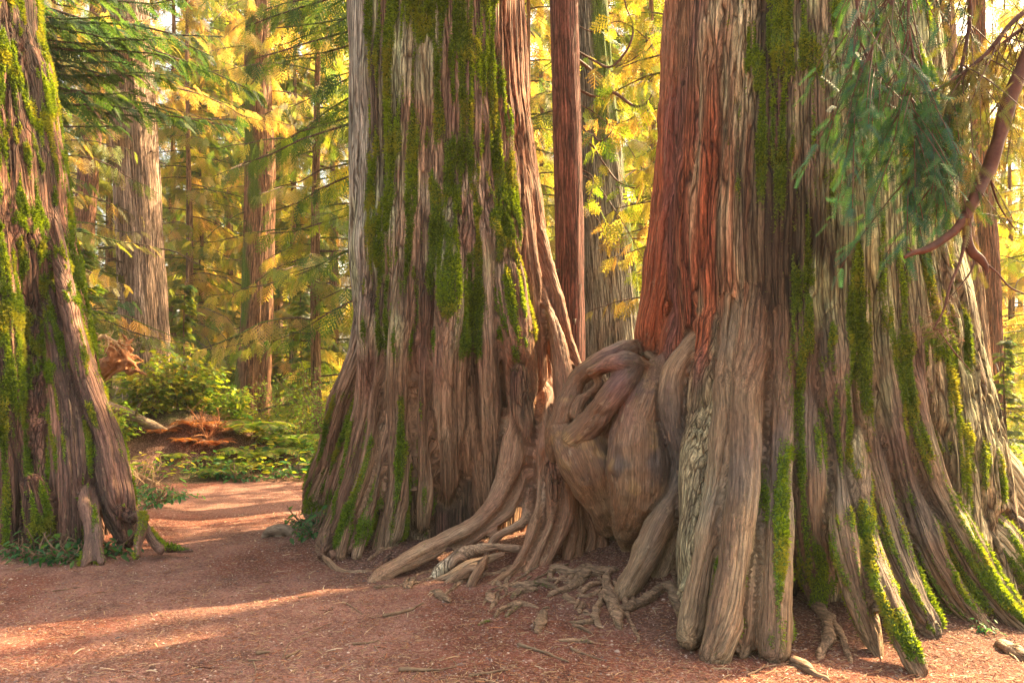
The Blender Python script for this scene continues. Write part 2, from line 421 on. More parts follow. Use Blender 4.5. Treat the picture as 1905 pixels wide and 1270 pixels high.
    wv = (smooth(.025, .09, rad) * (.04 + .96 * np.maximum((tid > 0) * (1 - smooth(.08, .30, sa)), fil)))[:, None]; bw = np.array([t.get('soft', 0) for t in tubes])[tid][:, None]
    for it in range(40):
        w_ = wv if it < 34 else bw
        if it >= 34 and not bw.any(): break
        av = np.stack([relax(v[:, a_], 1) for a_ in range(3)], 1); v = v + (av - v) * w_
    fn = np.cross(v[f[:, 2]] - v[f[:, 0]], v[f[:, 3]] - v[f[:, 1]])
    nm = np.stack([sum(np.bincount(f[:, k], fn[:, a], nv) for k in range(4)) for a in range(3)], 1); nm /= np.linalg.norm(nm, axis=1)[:, None] + 1e-12
    moss = moss_fn(v, nm, g, tid, rough) if moss_fn else np.zeros(nv)
    moss = relax(moss, 2)
    d = disp_fn(v, nm, g, rough, moss)
    if any(t['pid'] == 50 for t in tubes):
        bi = np.where(part50 := (np.array([t['pid'] for t in tubes])[tid] == 50))[0]; rk = np.random.default_rng(3)
        for j in range(30):
            p0 = v[rk.choice(bi)]; rr_ = rk.uniform(.02, .06); d[bi] += (.45 if j % 3 else -.35) * rr_ * np.exp(-((v[bi] - p0) ** 2).sum(1) / rr_ ** 2)
        cr = 1 - np.abs(2 * fbm(g[bi] * np.array([12, 12, 3.0]), 3, 66) - 1); d[bi] -= .005 * smooth(.90, 1, cr)
    pidv = np.array([t['pid'] for t in tubes])[tid]; cre = np.exp(-np.maximum(sec - best, 0) / (.2 * groove + .009)) * smooth(.22, .5, sa) * (pidv > 0) * (pidv != 50) * smooth(.04, .08, rad); d = d - groove * relax(cre, 1); v = v + nm * relax(d, 1)[:, None]
    col = np.stack([relax(x, 3) for x in colour_fn(v, nm, g, tid, rough).T], 1)
    # normals of the whole surface, kept on every part
    fn = np.cross(v[f[:, 2]] - v[f[:, 0]], v[f[:, 3]] - v[f[:, 1]])
    vn = np.stack([sum(np.bincount(f[:, k], fn[:, a], nv) for k in range(4)) for a in range(3)], 1)
    vn /= np.linalg.norm(vn, axis=1)[:, None] + 1e-12
    part_of = np.array([t['pid'] for t in tubes])[tid]; fp = np.max(part_of[f], axis=1)
    for pid in set(t['pid'] for t in tubes if t['pid'] > 0):      # stray islands of a part go back to the trunk
        fi = np.where(fp == pid)[0]
        if len(fi) < 20: continue
        us, iv = np.unique(f[fi], return_inverse=True); iv = iv.reshape(-1, 4); lab = np.arange(len(us))
        for _ in range(4000):
            m4 = lab[iv].min(1); l2 = lab.copy()
            for c_ in range(4): np.minimum.at(l2, iv[:, c_], m4)
            l2 = l2[l2]
            if (l2 == lab).all(): break
            lab = l2
        fl_ = lab[iv[:, 0]]; u_, cnt = np.unique(fl_, return_counts=True); fp[fi[fl_ != u_[cnt.argmax()]]] = 0
    base = np.array(base, float)
    names = {}
    for t in tubes: names.setdefault(t['pid'], (t['part'], t.get('label')))
    for pid, (pn, lab) in names.items():
        sub = f[fp == pid]
        if len(sub) < 20: continue
        us, iv = np.unique(sub, return_inverse=True)
        mm = quads(pn, v[us] - base, iv.reshape(sub.shape))
        attr_v(mm, 'grain', g[us]); attr_col(mm, 'col', col[us]); attr_f(mm, 'rough', rough[us]); attr_f(mm, 'moss', moss[us])
        mm.normals_split_custom_set_from_vertices([tuple(a) for a in vn[us]])
        link(pn, mm, M_BARK, root, label=lab)
    if moss_density:
        fm = moss[f].mean(1); area = np.linalg.norm(fn, axis=1) / 2
        w = area * smooth(.20, .9, fm); n = int(moss_density * w.sum())
        if n > 50:
            idx = RNG.choice(len(f), n, p=w / w.sum()); a = RNG.random((n, 2))
            q = v[f[idx]]; p = (q[:, 0] * (1 - a[:, :1]) + q[:, 1] * a[:, :1]) * (1 - a[:, 1:]) + (q[:, 3] * (1 - a[:, :1]) + q[:, 2] * a[:, :1]) * a[:, 1:]
            nn = vn[f[idx]].mean(1)
            cl = fbm(p * 9, 2, 61)
            dr = nn + RNG.normal(0, .45, (n, 3)) + np.array([0, 0, -.25]); dr /= np.linalg.norm(dr, axis=1)[:, None]
            sd = np.cross(dr, RNG.normal(0, 1, (n, 3))); sd /= np.linalg.norm(sd, axis=1)[:, None]
            ln = moss_len * RNG.uniform(.5, 1.5, n) * (.5 + 1.0 * cl) * (.45 + .75 * fm[idx]); wd = ln * .32
            V3 = np.stack([p - nn * .004 - sd * wd[:, None], p - nn * .004 + sd * wd[:, None], p + dr * ln[:, None]], 1).reshape(-1, 3)
            mm = quads('moss', V3 - base, np.arange(3 * n).reshape(-1, 3))
            k = RNG.random(n); big = fbm(p * 2.2, 3, 8)
            c1 = np.array([.050, .095, .008]); c2 = np.array([.20, .31, .016]); c3 = np.array([.29, .27, .04])
            cc = c1 + (c2 - c1) * np.clip(k * .8 + (big - .5) * 1.5, 0, 1)[:, None]; cc = cc + (c3 - cc) * (smooth(.5, .66, fbm(p * 4, 2, 90)) * .5)[:, None]
            attr_col(mm, 'col', np.repeat(cc, 3, 0))
            link('moss', mm, M_MOSS, root)
    return v, f, vn

def bark_disp(amp_big=.034, amp_fis=.040, seed=0):
    def fn(v, nm, g, rough, moss):
        a = fbm(g * np.array([2.6, 2.6, .35]), 3, seed + 1) - .5
        n = fbm(g * np.array([14, 14, .55]), 3, seed + 2); rid = 1 - np.abs(2 * n - 1); fis = smooth(.80, 1.0, rid) * smooth(.38, .55, fbm(g * np.array([3, 3, .8]), 2, seed + 12))
        n2 = vnoise(g * np.array([30, 30, 2.2]), seed + 3) - .5
        strips = fbm(g * np.array([8, 8, .45]), 2, seed + 6) - .5
        lump = (fbm(v * np.array([9, 9, 7]), 3, seed + 4) - .5) + 1.1 * (fbm(v * 3.6, 2, seed + 14) - .5)
        lumpm = fbm(v * np.array([14, 14, 9]), 2, seed + 5)
        d = rough * (a * amp_big * 1.6 + strips * .028 - fis * amp_fis + n2 * .012) + (1 - rough) * (a * .035 + lump * .034 + n2 * .006 - .010 * smooth(.86, 1, 1 - np.abs(2 * fbm(g * np.array([16, 16, 2.2]), 2, seed + 33) - 1)))
        return d + smooth(.4, .8, moss) * (.002 + .020 * np.clip(lumpm - .35, 0, 1))
    return fn

def T(spec, body, part, pid, rough=.3, per=.06, seg=20, jit=.08, **kw):
    q = resolve(spec, body)
    if kw.pop('sink', True) and pid != 50 and spec[0][1] < 790 and spec[-1][1] > 700:
        L = np.linalg.norm(q[1, :3] - q[0, :3]) 
        top = q[0].copy(); top[2] += .30 + q[0, 3]; top[3] *= .8; q = np.vstack([top, q])
        for i, a in (((0, 1.9), (1, .9), (2, .25)) if body is bodyA else ((0, 2.2), (1, 1.6), (2, .9), (3, .35))):
            if i >= len(q): break
            k = np.argmin(abs(body[:, 2] - q[i, 2])); w = body[k, :2] - q[i, :2]; n = np.linalg.norm(w)
            if n > body[k, 3] * .55: q[i, :2] += w / n * q[i, 3] * a
    pts = catmull(q, per)
    return dict(pts=pts, part=part, pid=pid, rough=rough, seg=seg, jit=jit, soft=(1.0 if pid in (50, 40) else 0.0), blend=kw.pop('blend', 0 if pid in (50, 40) or len(q) < 6 else 1.0), **kw)

# ================================================================== TREE A (middle)
bodyA = catmull(resolve([(815, -190, 7.6, .79), (815, 10, 7.6, .84), (825, 300, 7.6, .88), (836, 480, 7.6, .94), (844, 600, 7.6, .94), (848, 720, 7.6, .89), (845, 850, 7.6, .83), (842, 1060, 7.6, .78)]), .12)
A = [dict(pts=bodyA, part='trunk', pid=0, rough=1.0, seg=64, jit=.03)]
def fa(spec, part='root', pid=0, rough=.35, **k):
    if pid == 0: part = 'trunk'
    spec = [(a_, b_, c_, r_ * (.88 if 2 < pid < 9 or pid == 0 else 1)) for a_, b_, c_, r_ in spec]; A.append(T(spec, bodyA, part, pid, rough, **k))
# far left buttress
fa([(668, 540, 7.45, .10), (660, 680, 7.5, .15), (642, 760, 7.7, .18), (622, 850, 7.9, .18), (596, 915, 8.05, .17), (583, 945, 8.1, .12)], pid=1, rough=.5)
fa([(655, 760, 7.4, .12), (638, 850, 7.6, .12), (622, 920, 7.7, .10), (615, 965, 7.8, .07)], pid=1, rough=.45)
# left front buttresses
fa([(672, 500, 'b', .09), (682, 640, 'b', .12), (684, 740, 'b', .13), (668, 850, None, .13), (640, 940, None, .12), (612, 1005, 'g', .11), (600, 1030, 'g', .06)], pid=2, rough=.5)
fa([(706, 560, 'b', .09), (700, 720, 'b', .10), (690, 860, None, .10), (655, 960, None, .09), (636, 1030, 'g', .09)], pid=3, rough=.45)
fa([(722, 560, 'b', .08), (718, 760, 'b', .08), (702, 900, None, .08), (680, 970, None, .06), (664, 1032, 'g', .05)], pid=4, rough=.45)
fa([(742, 480, 'b', .12), (745, 640, 'b', .15), (748, 780, 'b-.4', .16), (742, 890, None, .15), (728, 970, None, .14), (718, 1022, 'g', .13)], pid=5, rough=.5)
fa([(786, 520, 'b', .10), (790, 720, 'b', .11), (792, 860, 'b', .11), (788, 960, 'b', .09), (786, 1000, 'g', .08)], pid=6, rough=.5)
fa([(845, 430, 'b', .14), (838, 600, 'b', .17), (836, 760, 'b-.4', .19), (836, 880, None, .17), (832, 960, None, .15), (828, 1002, 'g', .13)], pid=7, rough=.5)
fa([(866, 760, 'b', .06), (868, 860, 'b', .065), (870, 930, None, .06), (872, 985, 'g', .05)], pid=8, rough=.3)
fa([(880, 770, 'b', .06), (886, 860, 'b', .06), (893, 930, 'b', .06), (900, 985, 'b', .05)], pid=21, rough=.3)
fa([(905, 480, 'b', .11), (908, 700, 'b', .12), (914, 850, 'b', .12), (915, 960, 'b', .10)], pid=0, rough=.55)
# right front: sweeping roots
fa([(950, 420, 'b', .13), (962, 600, 'b', .16), (968, 740, 'b-.5', .17), (962, 850, 6.6, .16), (940, 915, 6.5, .13), (900, 968, 6.35, .105), (850, 998, 6.25, .09), (800, 1022, 6.15, .085), (745, 1050, 6.0, .075), (705, 1072, 5.9, .06), (688, 1084, 5.82, .035)], pid=9, rough=.12)
fa([(985, 780, 6.6, .10), (978, 880, 6.5, .08), (950, 945, 6.4, .06), (905, 985, 6.3, .045), (870, 1010, 6.25, .04), (842, 1020, 6.2, .03)], pid=10, rough=.1)
fa([(985, 860, 6.6, .07), (982, 940, 6.4, .05), (968, 975, 6.3, .045), (935, 990, 6.25, .04), (915, 1010, 6.25, .05), (905, 1040, 6.2, .03)], pid=11, rough=.1)
fa([(800, 1078, 5.9, .03), (822, 1058, 5.95, .045), (850, 1035, 6.0, .055), (890, 1022, 6.05, .05), (930, 1018, 6.1, .04), (975, 1022, 6.15, .035), (1010, 1020, 6.3, .03)], pid=12, rough=.2)
fa([(790, 1086, 5.8, .022), (830, 1072, 5.85, .04), (870, 1052, 5.9, .045), (905, 1040, 5.95, .04), (935, 1030, 6.0, .035)], pid=22, rough=.2)
fa([(822, 1088, 5.75, .02), (850, 1072, 5.8, .045), (875, 1058, 5.8, .05), (905, 1054, 5.85, .02)], pid=13, rough=.2)
fa([(873, 1096, 5.65, .025), (885, 1070, 5.7, .035), (898, 1050, 5.8, .03), (905, 1035, 5.9, .02)], pid=23, rough=.2)
fa([(1015, 560, 'b', .12), (1020, 700, 'b', .14), (1018, 820, 6.6, .14), (1012, 900, 6.5, .12), (1008, 950, 6.35, .10), (985, 1010, 6.1, .07), (955, 1060, 5.9, .05), (920, 1082, 5.75, .035), (890, 1098, 5.65, .015)], pid=14, rough=.12)
fa([(1028, 860, 6.45, .10), (1030, 920, 6.35, .09), (1020, 985, 6.2, .07), (1000, 1030, 6.05, .055), (985, 1060, 5.95, .05), (972, 1085, 5.85, .035)], pid=15, rough=.15)
fa([(1040, 880, 6.45, .08), (1052, 950, 6.3, .065), (1035, 1010, 6.15, .05), (1012, 1055, 6.0, .04), (1000, 1085, 5.85, .03)], pid=15, rough=.15)
fa([(1058, 900, 6.5, .06), (1064, 970, 6.4, .05), (1058, 1025, 6.25, .045), (1050, 1062, 6.15, .035)], pid=16, rough=.25)
fa([(1075, 930, 6.55, .05), (1078, 990, 6.45, .05), (1074, 1035, 6.3, .04), (1078, 1060, 6.2, .03)], pid=25, rough=.25)
fa([(1088, 950, 6.6, .05), (1102, 1000, 6.5, .045), (1092, 1035, 6.4, .04), (1084, 1052, 6.3, .03)], pid=17, rough=.3)
fa([(1100, 960, 6.65, .05), (1122, 1005, 6.5, .055), (1125, 1045, 6.35, .05)], pid=24, rough=.3)
# right flank flutes that meet the burl
fa([(990, 300, 'b', .08), (1008, 450, 'b', .10), (1030, 560, 7.1, .11), (1052, 640, 7.0, .09), (1078, 690, 6.9, .06), (1092, 720, 6.8, .05)], pid=18, rough=.35)
fa([(1008, 480, 7.2, .09), (1032, 600, 6.95, .09), (1046, 690, 6.8, .10), (1050, 780, 6.65, .11), (1045, 850, 6.55, .10)], pid=18, rough=.2)
fa([(985, 360, 'b', .09), (995, 520, 'b', .10), (1000, 640, 'b', .11), (1003, 760, 'b', .10)], pid=0, rough=.5)
fa([(742, 1020, 6.6, .03), (700, 1062, 6.15, .035), (660, 1066, 6.1, .03), (630, 1062, 6.15, .03), (608, 1040, 6.35, .03), (592, 1022, 6.6, .025)], pid=19, rough=.25)

# ================================================================== BURL (belongs to the right tree)
bodyB = catmull(resolve([(1470, -190, 6.25, .96), (1478, 10, 6.25, .98), (1485, 300, 6.25, 1.06), (1488, 480, 6.25, 1.10), (1505, 620, 6.25, 1.12), (1530, 760, 6.25, 1.14), (1550, 900, 6.25, 1.20), (1552, 1000, 6.25, 1.30), (1552, 1100, 6.25, 1.42)]), .12)
B = [dict(pts=bodyB, part='trunk', pid=0, rough=1.0, seg=64, jit=.03)]
def fb(spec, part='root', pid=0, rough=.35, **k):
    if pid == 0: part = 'trunk'
    B.append(T(spec, bodyB, part, pid, rough, **k))
K = 50
fb([(1028, 850, 6.3, .06), (1030, 815, 6.25, .085), (1045, 775, 6.2, .095), (1060, 735, 6.2, .085), (1075, 705, 6.2, .075), (1100, 682, 6.15, .085), (1140, 664, 6.2, .085), (1172, 650, 6.35, .08), (1200, 655, 6.5, .075), (1222, 672, 6.7, .08)], 'burl', K, .08, seg=24)
fb([(1098, 692, 6.02, .055), (1122, 680, 5.95, .055), (1160, 672, 5.92, .075), (1192, 678, 5.98, .06), (1215, 690, 6.1, .05)], 'burl', K, .08)
fb([(1176, 686, 5.95, .08), (1155, 715, 5.92, .095), (1128, 745, 5.92, .095), (1100, 785, 5.98, .10), (1072, 812, 6.05, .11)], 'burl', K, .08)
fb([(1106, 690, 6.05, .05), (1112, 716, 6.05, .03), (1084, 740, 6.1, .05), (1072, 770, 6.1, .05)], 'burl', K, .15)
fb([(1040, 795, 6.2, .09), (1062, 835, 6.1, .135), (1085, 885, 6.05, .14), (1108, 935, 6.1, .10), (1128, 985, 6.25, .06)], 'burl', K, .08, seg=24)
fb([(1088, 810, 6.05, .10), (1105, 860, 6.0, .11), (1122, 915, 6.05, .10), (1134, 965, 6.15, .06)], 'burl', K, .08, seg=24)
fb([(1178, 700, 6.0, .04), (1160, 740, 6.0, .045), (1140, 790, 6.05, .05), (1128, 825, 6.1, .05)], 'burl', K, .2)
fb([(1225, 690, 6.1, .13), (1208, 745, 6.0, .19), (1192, 795, 5.95, .21), (1188, 850, 5.85, .24), (1188, 895, 5.83, .245), (1180, 945, 5.93, .20), (1168, 990, 6.1, .11), (1170, 1030, 6.15, .05), (1176, 1055, 6.1, .03)], 'burl', K, .08, seg=28)
fb([(1225, 840, 5.8, .10), (1216, 880, 5.78, .13), (1202, 930, 5.9, .09)], 'burl', K, .08, seg=24)
fb([(1130, 800, 6.15, .10), (1140, 860, 6.1, .12), (1140, 930, 6.15, .10), (1150, 985, 6.2, .06)], 'burl', K, .08, seg=24)
fb([(1205, 660, 6.3, .04), (1222, 672, 6.2, .035), (1230, 688, 6.2, .05), (1218, 684, 6.1, .03)], 'burl', K, .2)
for q_ in ([(1120, 735, 7.0, .16), (1112, 820, 7.0, .26), (1105, 930, 7.0, .30), (1100, 1060, 7.0, .30)], [(1215, 700, 6.7, .2), (1205, 820, 6.7, .30), (1200, 950, 6.7, .30), (1195, 1090, 6.7, .26)]):
    fb(q_, 'trunk', 0, .5, sink=False, blend=0)  # added fill behind the burl, stops sun passing under it
fb([(1100, 690, 6.5, .09), (1112, 720, 6.42, .12), (1120, 770, 6.4, .13)], 'burl', K, .3)  # added plug behind the loop, keeps light from showing through
# dark legs beside the burl
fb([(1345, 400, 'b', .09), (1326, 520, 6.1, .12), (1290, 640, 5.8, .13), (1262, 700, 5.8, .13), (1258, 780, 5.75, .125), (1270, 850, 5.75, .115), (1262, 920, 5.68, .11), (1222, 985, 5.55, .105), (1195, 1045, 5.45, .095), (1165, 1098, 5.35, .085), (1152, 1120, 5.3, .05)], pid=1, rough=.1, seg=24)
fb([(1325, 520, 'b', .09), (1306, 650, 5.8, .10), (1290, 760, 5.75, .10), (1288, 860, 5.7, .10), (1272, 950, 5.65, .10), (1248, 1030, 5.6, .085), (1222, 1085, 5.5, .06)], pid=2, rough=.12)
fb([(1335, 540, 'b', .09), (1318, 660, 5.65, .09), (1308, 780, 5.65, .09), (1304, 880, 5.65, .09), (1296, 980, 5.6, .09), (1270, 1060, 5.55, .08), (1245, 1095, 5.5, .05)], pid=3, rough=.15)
# orange flank behind the burl
fb([(1276, -330, 6.25, .12), (1270, 0, 6.2, .15), (1262, 250, 6.2, .18), (1248, 420, 6.25, .19), (1236, 530, 6.35, .20), (1222, 620, 6.45, .19), (1212, 700, 6.5, .14)], 'buttress', 40, .42, label='orange red bark flank above the burl', seg=28)
fb([(1304, -300, 6.0, .11), (1302, 0, 5.95, .12), (1298, 200, 5.95, .13), (1290, 420, 6.0, .14), (1278, 560, 6.1, .15), (1255, 640, 6.2, .14), (1240, 700, 6.25, .10)], 'buttress', 40, .42, seg=24)
# the foot of the trunk swells behind the buttresses
for q_ in ([(1425, 200, 6.20, .40), (1405, 450, 5.97, .40), (1388, 620, 5.76, .38), (1376, 800, 5.55, .38), (1366, 1000, 5.30, .38), (1362, 1140, 5.15, .36)],
           [(1350, 250, 6.40, .30), (1330, 480, 6.22, .30), (1308, 640, 6.12, .30), (1292, 800, 6.08, .29), (1285, 1080, 6.03, .28)],
           [(1640, 300, 6.20, .45), (1650, 600, 6.00, .45), (1665, 800, 5.82, .46), (1690, 950, 5.70, .48), (1720, 1100, 5.60, .48)],
           [(1530, 300, 6.10, .40), (1532, 640, 5.75, .42), (1536, 800, 5.60, .42), (1545, 950, 5.45, .42), (1552, 1110, 5.35, .42)]):
    fb(q_, 'trunk', 0, .8, sink=False, blend=0, seg=32, world=1)
# front buttresses
fb([(1352, 400, 'b', .12), (1345, 600, 'b-.4', .14), (1350, 780, 5.17, .12), (1338, 900, 4.97, .10), (1318, 1010, 4.76, .085), (1296, 1110, 4.6, .08), (1282, 1180, 'g', .07), (1280, 1192, 'g', .05)], pid=4, rough=.3)
fb([(1392, 450, 'b', .13), (1388, 600, 'b-.5', .15), (1382, 720, 5.2, .145), (1384, 840, 5.0, .13), (1378, 950, 4.76, .118), (1368, 1060, 4.52, .11), (1348, 1160, 4.3, .105), (1330, 1215, 4.22, .09)], pid=5, rough=.3, seg=24)
fb([(1420, 700, 5.25, .07), (1418, 790, 5.1, .075), (1412, 900, 4.9, .07), (1402, 1010, 4.65, .06), (1393, 1110, 4.4, .055), (1384, 1200, 4.3, .05), (1382, 1222, 4.25, .035)], pid=6, rough=.35)
fb([(1450, 480, 'b', .11), (1450, 640, 'b-.4', .12), (1448, 780, 5.1, .11), (1445, 900, 4.9, .105), (1440, 1020, 4.62, .10), (1438, 1120, 4.35, .098), (1436, 1205, 4.25, .095)], pid=7, rough=.3, seg=24)
fb([(1500, 560, 'b', .12), (1496, 740, 'b', .13), (1500, 860, 5.0, .14), (1505, 950, 4.95, .15), (1516, 1040, 4.95, .13), (1524, 1105, 4.95, .08)], pid=8, rough=.35, seg=24)
fb([(1560, 520, 'b', .12), (1556, 700, 'b', .13), (1560, 830, 5.08, .12), (1568, 930, 4.9, .11), (1582, 1030, 4.6, .10), (1604, 1120, 4.45, .085), (1626, 1190, 4.35, .06), (1640, 1232, 4.25, .03)], pid=9, rough=.4, seg=24)
fb([(1590, 780, 'b', .09), (1598, 900, 4.85, .09), (1616, 1000, 4.65, .085), (1645, 1090, 4.4, .08), (1675, 1170, 4.2, .075), (1705, 1235, 4.05, .07), (1718, 1262, 4.0, .05)], pid=10, rough=.4)
fb([(1612, 640, 'b', .12), (1618, 820, 'b-.4', .13), (1635, 930, 5.0, .13), (1662, 1030, 4.85, .13), (1695, 1110, 4.7, .12), (1728, 1170, 4.6, .10), (1744, 1198, 4.5, .05)], pid=11, rough=.5, seg=24)
fb([(1660, 620, 'b', .12), (1672, 800, 'b-.4', .13), (1692, 920, 5.1, .13), (1722, 1020, 4.95, .12), (1765, 1100, 4.85, .11), (1815, 1155, 4.75, .09), (1850, 1185, 4.65, .06)], pid=12, rough=.5)
fb([(1706, 640, 'b', .12), (1722, 820, 'b-.5', .13), (1750, 930, 5.1, .13), (1790, 1020, 5.0, .125), (1836, 1095, 4.9, .11), (1885, 1155, 4.75, .10), (1925, 1190, 4.65, .08)], pid=13, rough=.55, seg=24)
fb([(1740, 620, 5.7, .13), (1762, 780, 5.6, .15), (1795, 900, 5.5, .19), (1840, 1000, 5.4, .20), (1890, 1070, 5.3, .18), (1950, 1130, 5.2, .13)], pid=14, rough=.6, seg=28)
fb([(1736, 560, 6.1, .14), (1757, 690, 6.1, .16), (1790, 790, 6.1, .18), (1845, 870, 6.1, .19), (1900, 940, 6.1, .19), (1980, 1010, 6.05, .17), (2060, 1060, 6.0, .12)], pid=15, rough=.65, seg=28)
fb([(1715, 600, 6.5, .15), (1772, 760, 6.9, .19), (1840, 850, 7.1, .2), (1900, 950, 7.2, .16)], pid=16, rough=.65)
fb([(1780, 860, 5.7, .12), (1830, 930, 5.6, .14), (1890, 1000, 5.55, .13), (1960, 1070, 5.5, .09)], pid=17, rough=.6)

# ================================================================== TREE L (left edge)
bodyL = catmull(resolve([(-133, -200, 7.9, .92), (-124, 10, 7.9, .95), (-98, 330, 7.9, 1.04), (-80, 560, 7.9, 1.13), (-66, 700, 7.9, 1.18), (-50, 850, 7.9, 1.20), (-40, 1060, 7.9, 1.2)]), .12)
Lt = [dict(pts=bodyL, part='trunk', pid=0, rough=1.0, seg=64, jit=.03)]
def fl(spec, part='root', pid=0, rough=.5, **k):
    if pid == 0: part = 'trunk'
    Lt.append(T(spec, bodyL, part, pid, rough, **k))
for q_ in ([(-20, 200, 8.1, .5), (-5, 380, 8.0, .5), (30, 560, 7.85, .5), (72, 740, 7.65, .54), (100, 900, 7.5, .58), (108, 1070, 7.4, .6)],):
    fl(q_, 'trunk', 0, .8, sink=False, blend=0, seg=32, world=1)
fl([(10, 380, 'b', .14), (16, 600, 'b', .17), (22, 800, 'b-.4', .20), (24, 930, None, .20), (20, 1015, 6.8, .17)], pid=1, rough=.8, seg=24)
fl([(70, 260, 7.9, .10), (92, 470, 7.8, .14), (116, 640, 7.5, .18), (130, 760, 7.28, .20), (140, 870, 7.05, .21), (142, 940, 6.95, .20), (140, 1000, 6.9, .18)], pid=2, rough=.5, seg=28)
fl([(112, 330, 'b', .08), (140, 560, 7.5, .09), (168, 720, 7.3, .13), (195, 820, 7.2, .15), (212, 900, 7.0, .15), (225, 960, 6.9, .12), (236, 1000, 6.85, .09)], pid=3, rough=.5, seg=24)
fl([(178, 760, 7.6, .12), (212, 860, 7.5, .13), (232, 930, 7.2, .11), (246, 975, 7.0, .07)], pid=3, rough=.5)
fl([(60, 900, 6.75, .10), (72, 960, 6.75, .12), (75, 1015, 6.8, .10)], pid=0, rough=.8)
fl([(150, 850, 7.15, .07), (158, 920, 6.85, .07), (168, 985, 6.55, .055), (162, 1030, 6.4, .055), (157, 1052, 6.3, .04)], pid=4, rough=.12)
fl([(160, 850, 7.2, .06), (170, 930, 6.85, .06), (179, 985, 6.55, .05), (184, 1030, 6.4, .045), (188, 1046, 6.35, .035)], pid=4, rough=.12)
fl([(225, 950, 6.8, .06), (248, 965, 6.75, .05), (264, 955, 6.65, .035), (264, 985, 6.55, .035), (256, 1015, 6.45, .035), (255, 1034, 6.4, .03)], pid=5, rough=.2)
fl([(262, 960, 6.7, .03), (276, 992, 6.65, .045), (290, 1012, 6.6, .045), (300, 1024, 6.5, .03)], pid=5, rough=.15)
fl([(272, 985, 6.75, .03), (300, 1014, 6.7, .04), (325, 1020, 6.65, .03), (358, 1024, 6.6, .012)], pid=5, rough=.2)

# ------------------------------------------------------------------ colours of the three great trunks
def mixc(a, b, t): return a + (np.array(b) - a) * t[:, None]
def base_colour(v, g, seed, dark, mid, pale):
    n = fbm(g * np.array([5, 5, .5]), 3, seed); n2 = fbm(v * 1.3, 3, seed + 4)
    c = np.tile(np.array(mid, float), (len(v), 1))
    c = mixc(c, dark, smooth(.52, .30, n)); c = mixc(c, pale, smooth(.48, .62, n) * smooth(.35, .55, n2)); c = c * (.62 + .95 * smooth(.34, .66, fbm(g * np.array([11, 11, .7]), 3, seed + 31)))[:, None]
    return c
SMOOTH = np.array([.245, .128, .068])
def ang(v, b):           # angle round the trunk, 0 towards the camera, + towards +x
    z = v[:, 2]; o = np.argsort(b[:, 2]); cx = np.interp(z, b[o, 2], b[o, 0]); cyy = np.interp(z, b[o, 2], b[o, 1])
    return np.arctan2(v[:, 0] - cx, -(v[:, 1] - cyy))
def colA(v, nm, g, tid, rough):
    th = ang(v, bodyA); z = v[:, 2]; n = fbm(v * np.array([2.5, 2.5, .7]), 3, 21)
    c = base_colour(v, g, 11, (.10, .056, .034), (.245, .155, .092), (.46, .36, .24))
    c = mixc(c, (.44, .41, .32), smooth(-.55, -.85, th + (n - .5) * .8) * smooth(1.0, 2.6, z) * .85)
    c = mixc(c, (.40, .42, .24), smooth(.56, .68, n) * smooth(1.4, 3, z) * .6)
    lg = fbm(v * np.array([5, 5, 1.6]), 4, 89); c = mixc(c, (.46, .48, .24), smooth(.57, .67, lg) * smooth(1.3, 2.2, z) * smooth(.7, .4, th) * .6)
    c = mixc(c, (.22, .10, .08), smooth(.55, .68, fbm(v * np.array([4, 4, 1.2]), 3, 98)) * .45)
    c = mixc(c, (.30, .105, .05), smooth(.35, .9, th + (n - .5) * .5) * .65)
    c = mixc(c, SMOOTH * np.array([1.06, .92, .88]), (1 - rough) * .75)
    return c
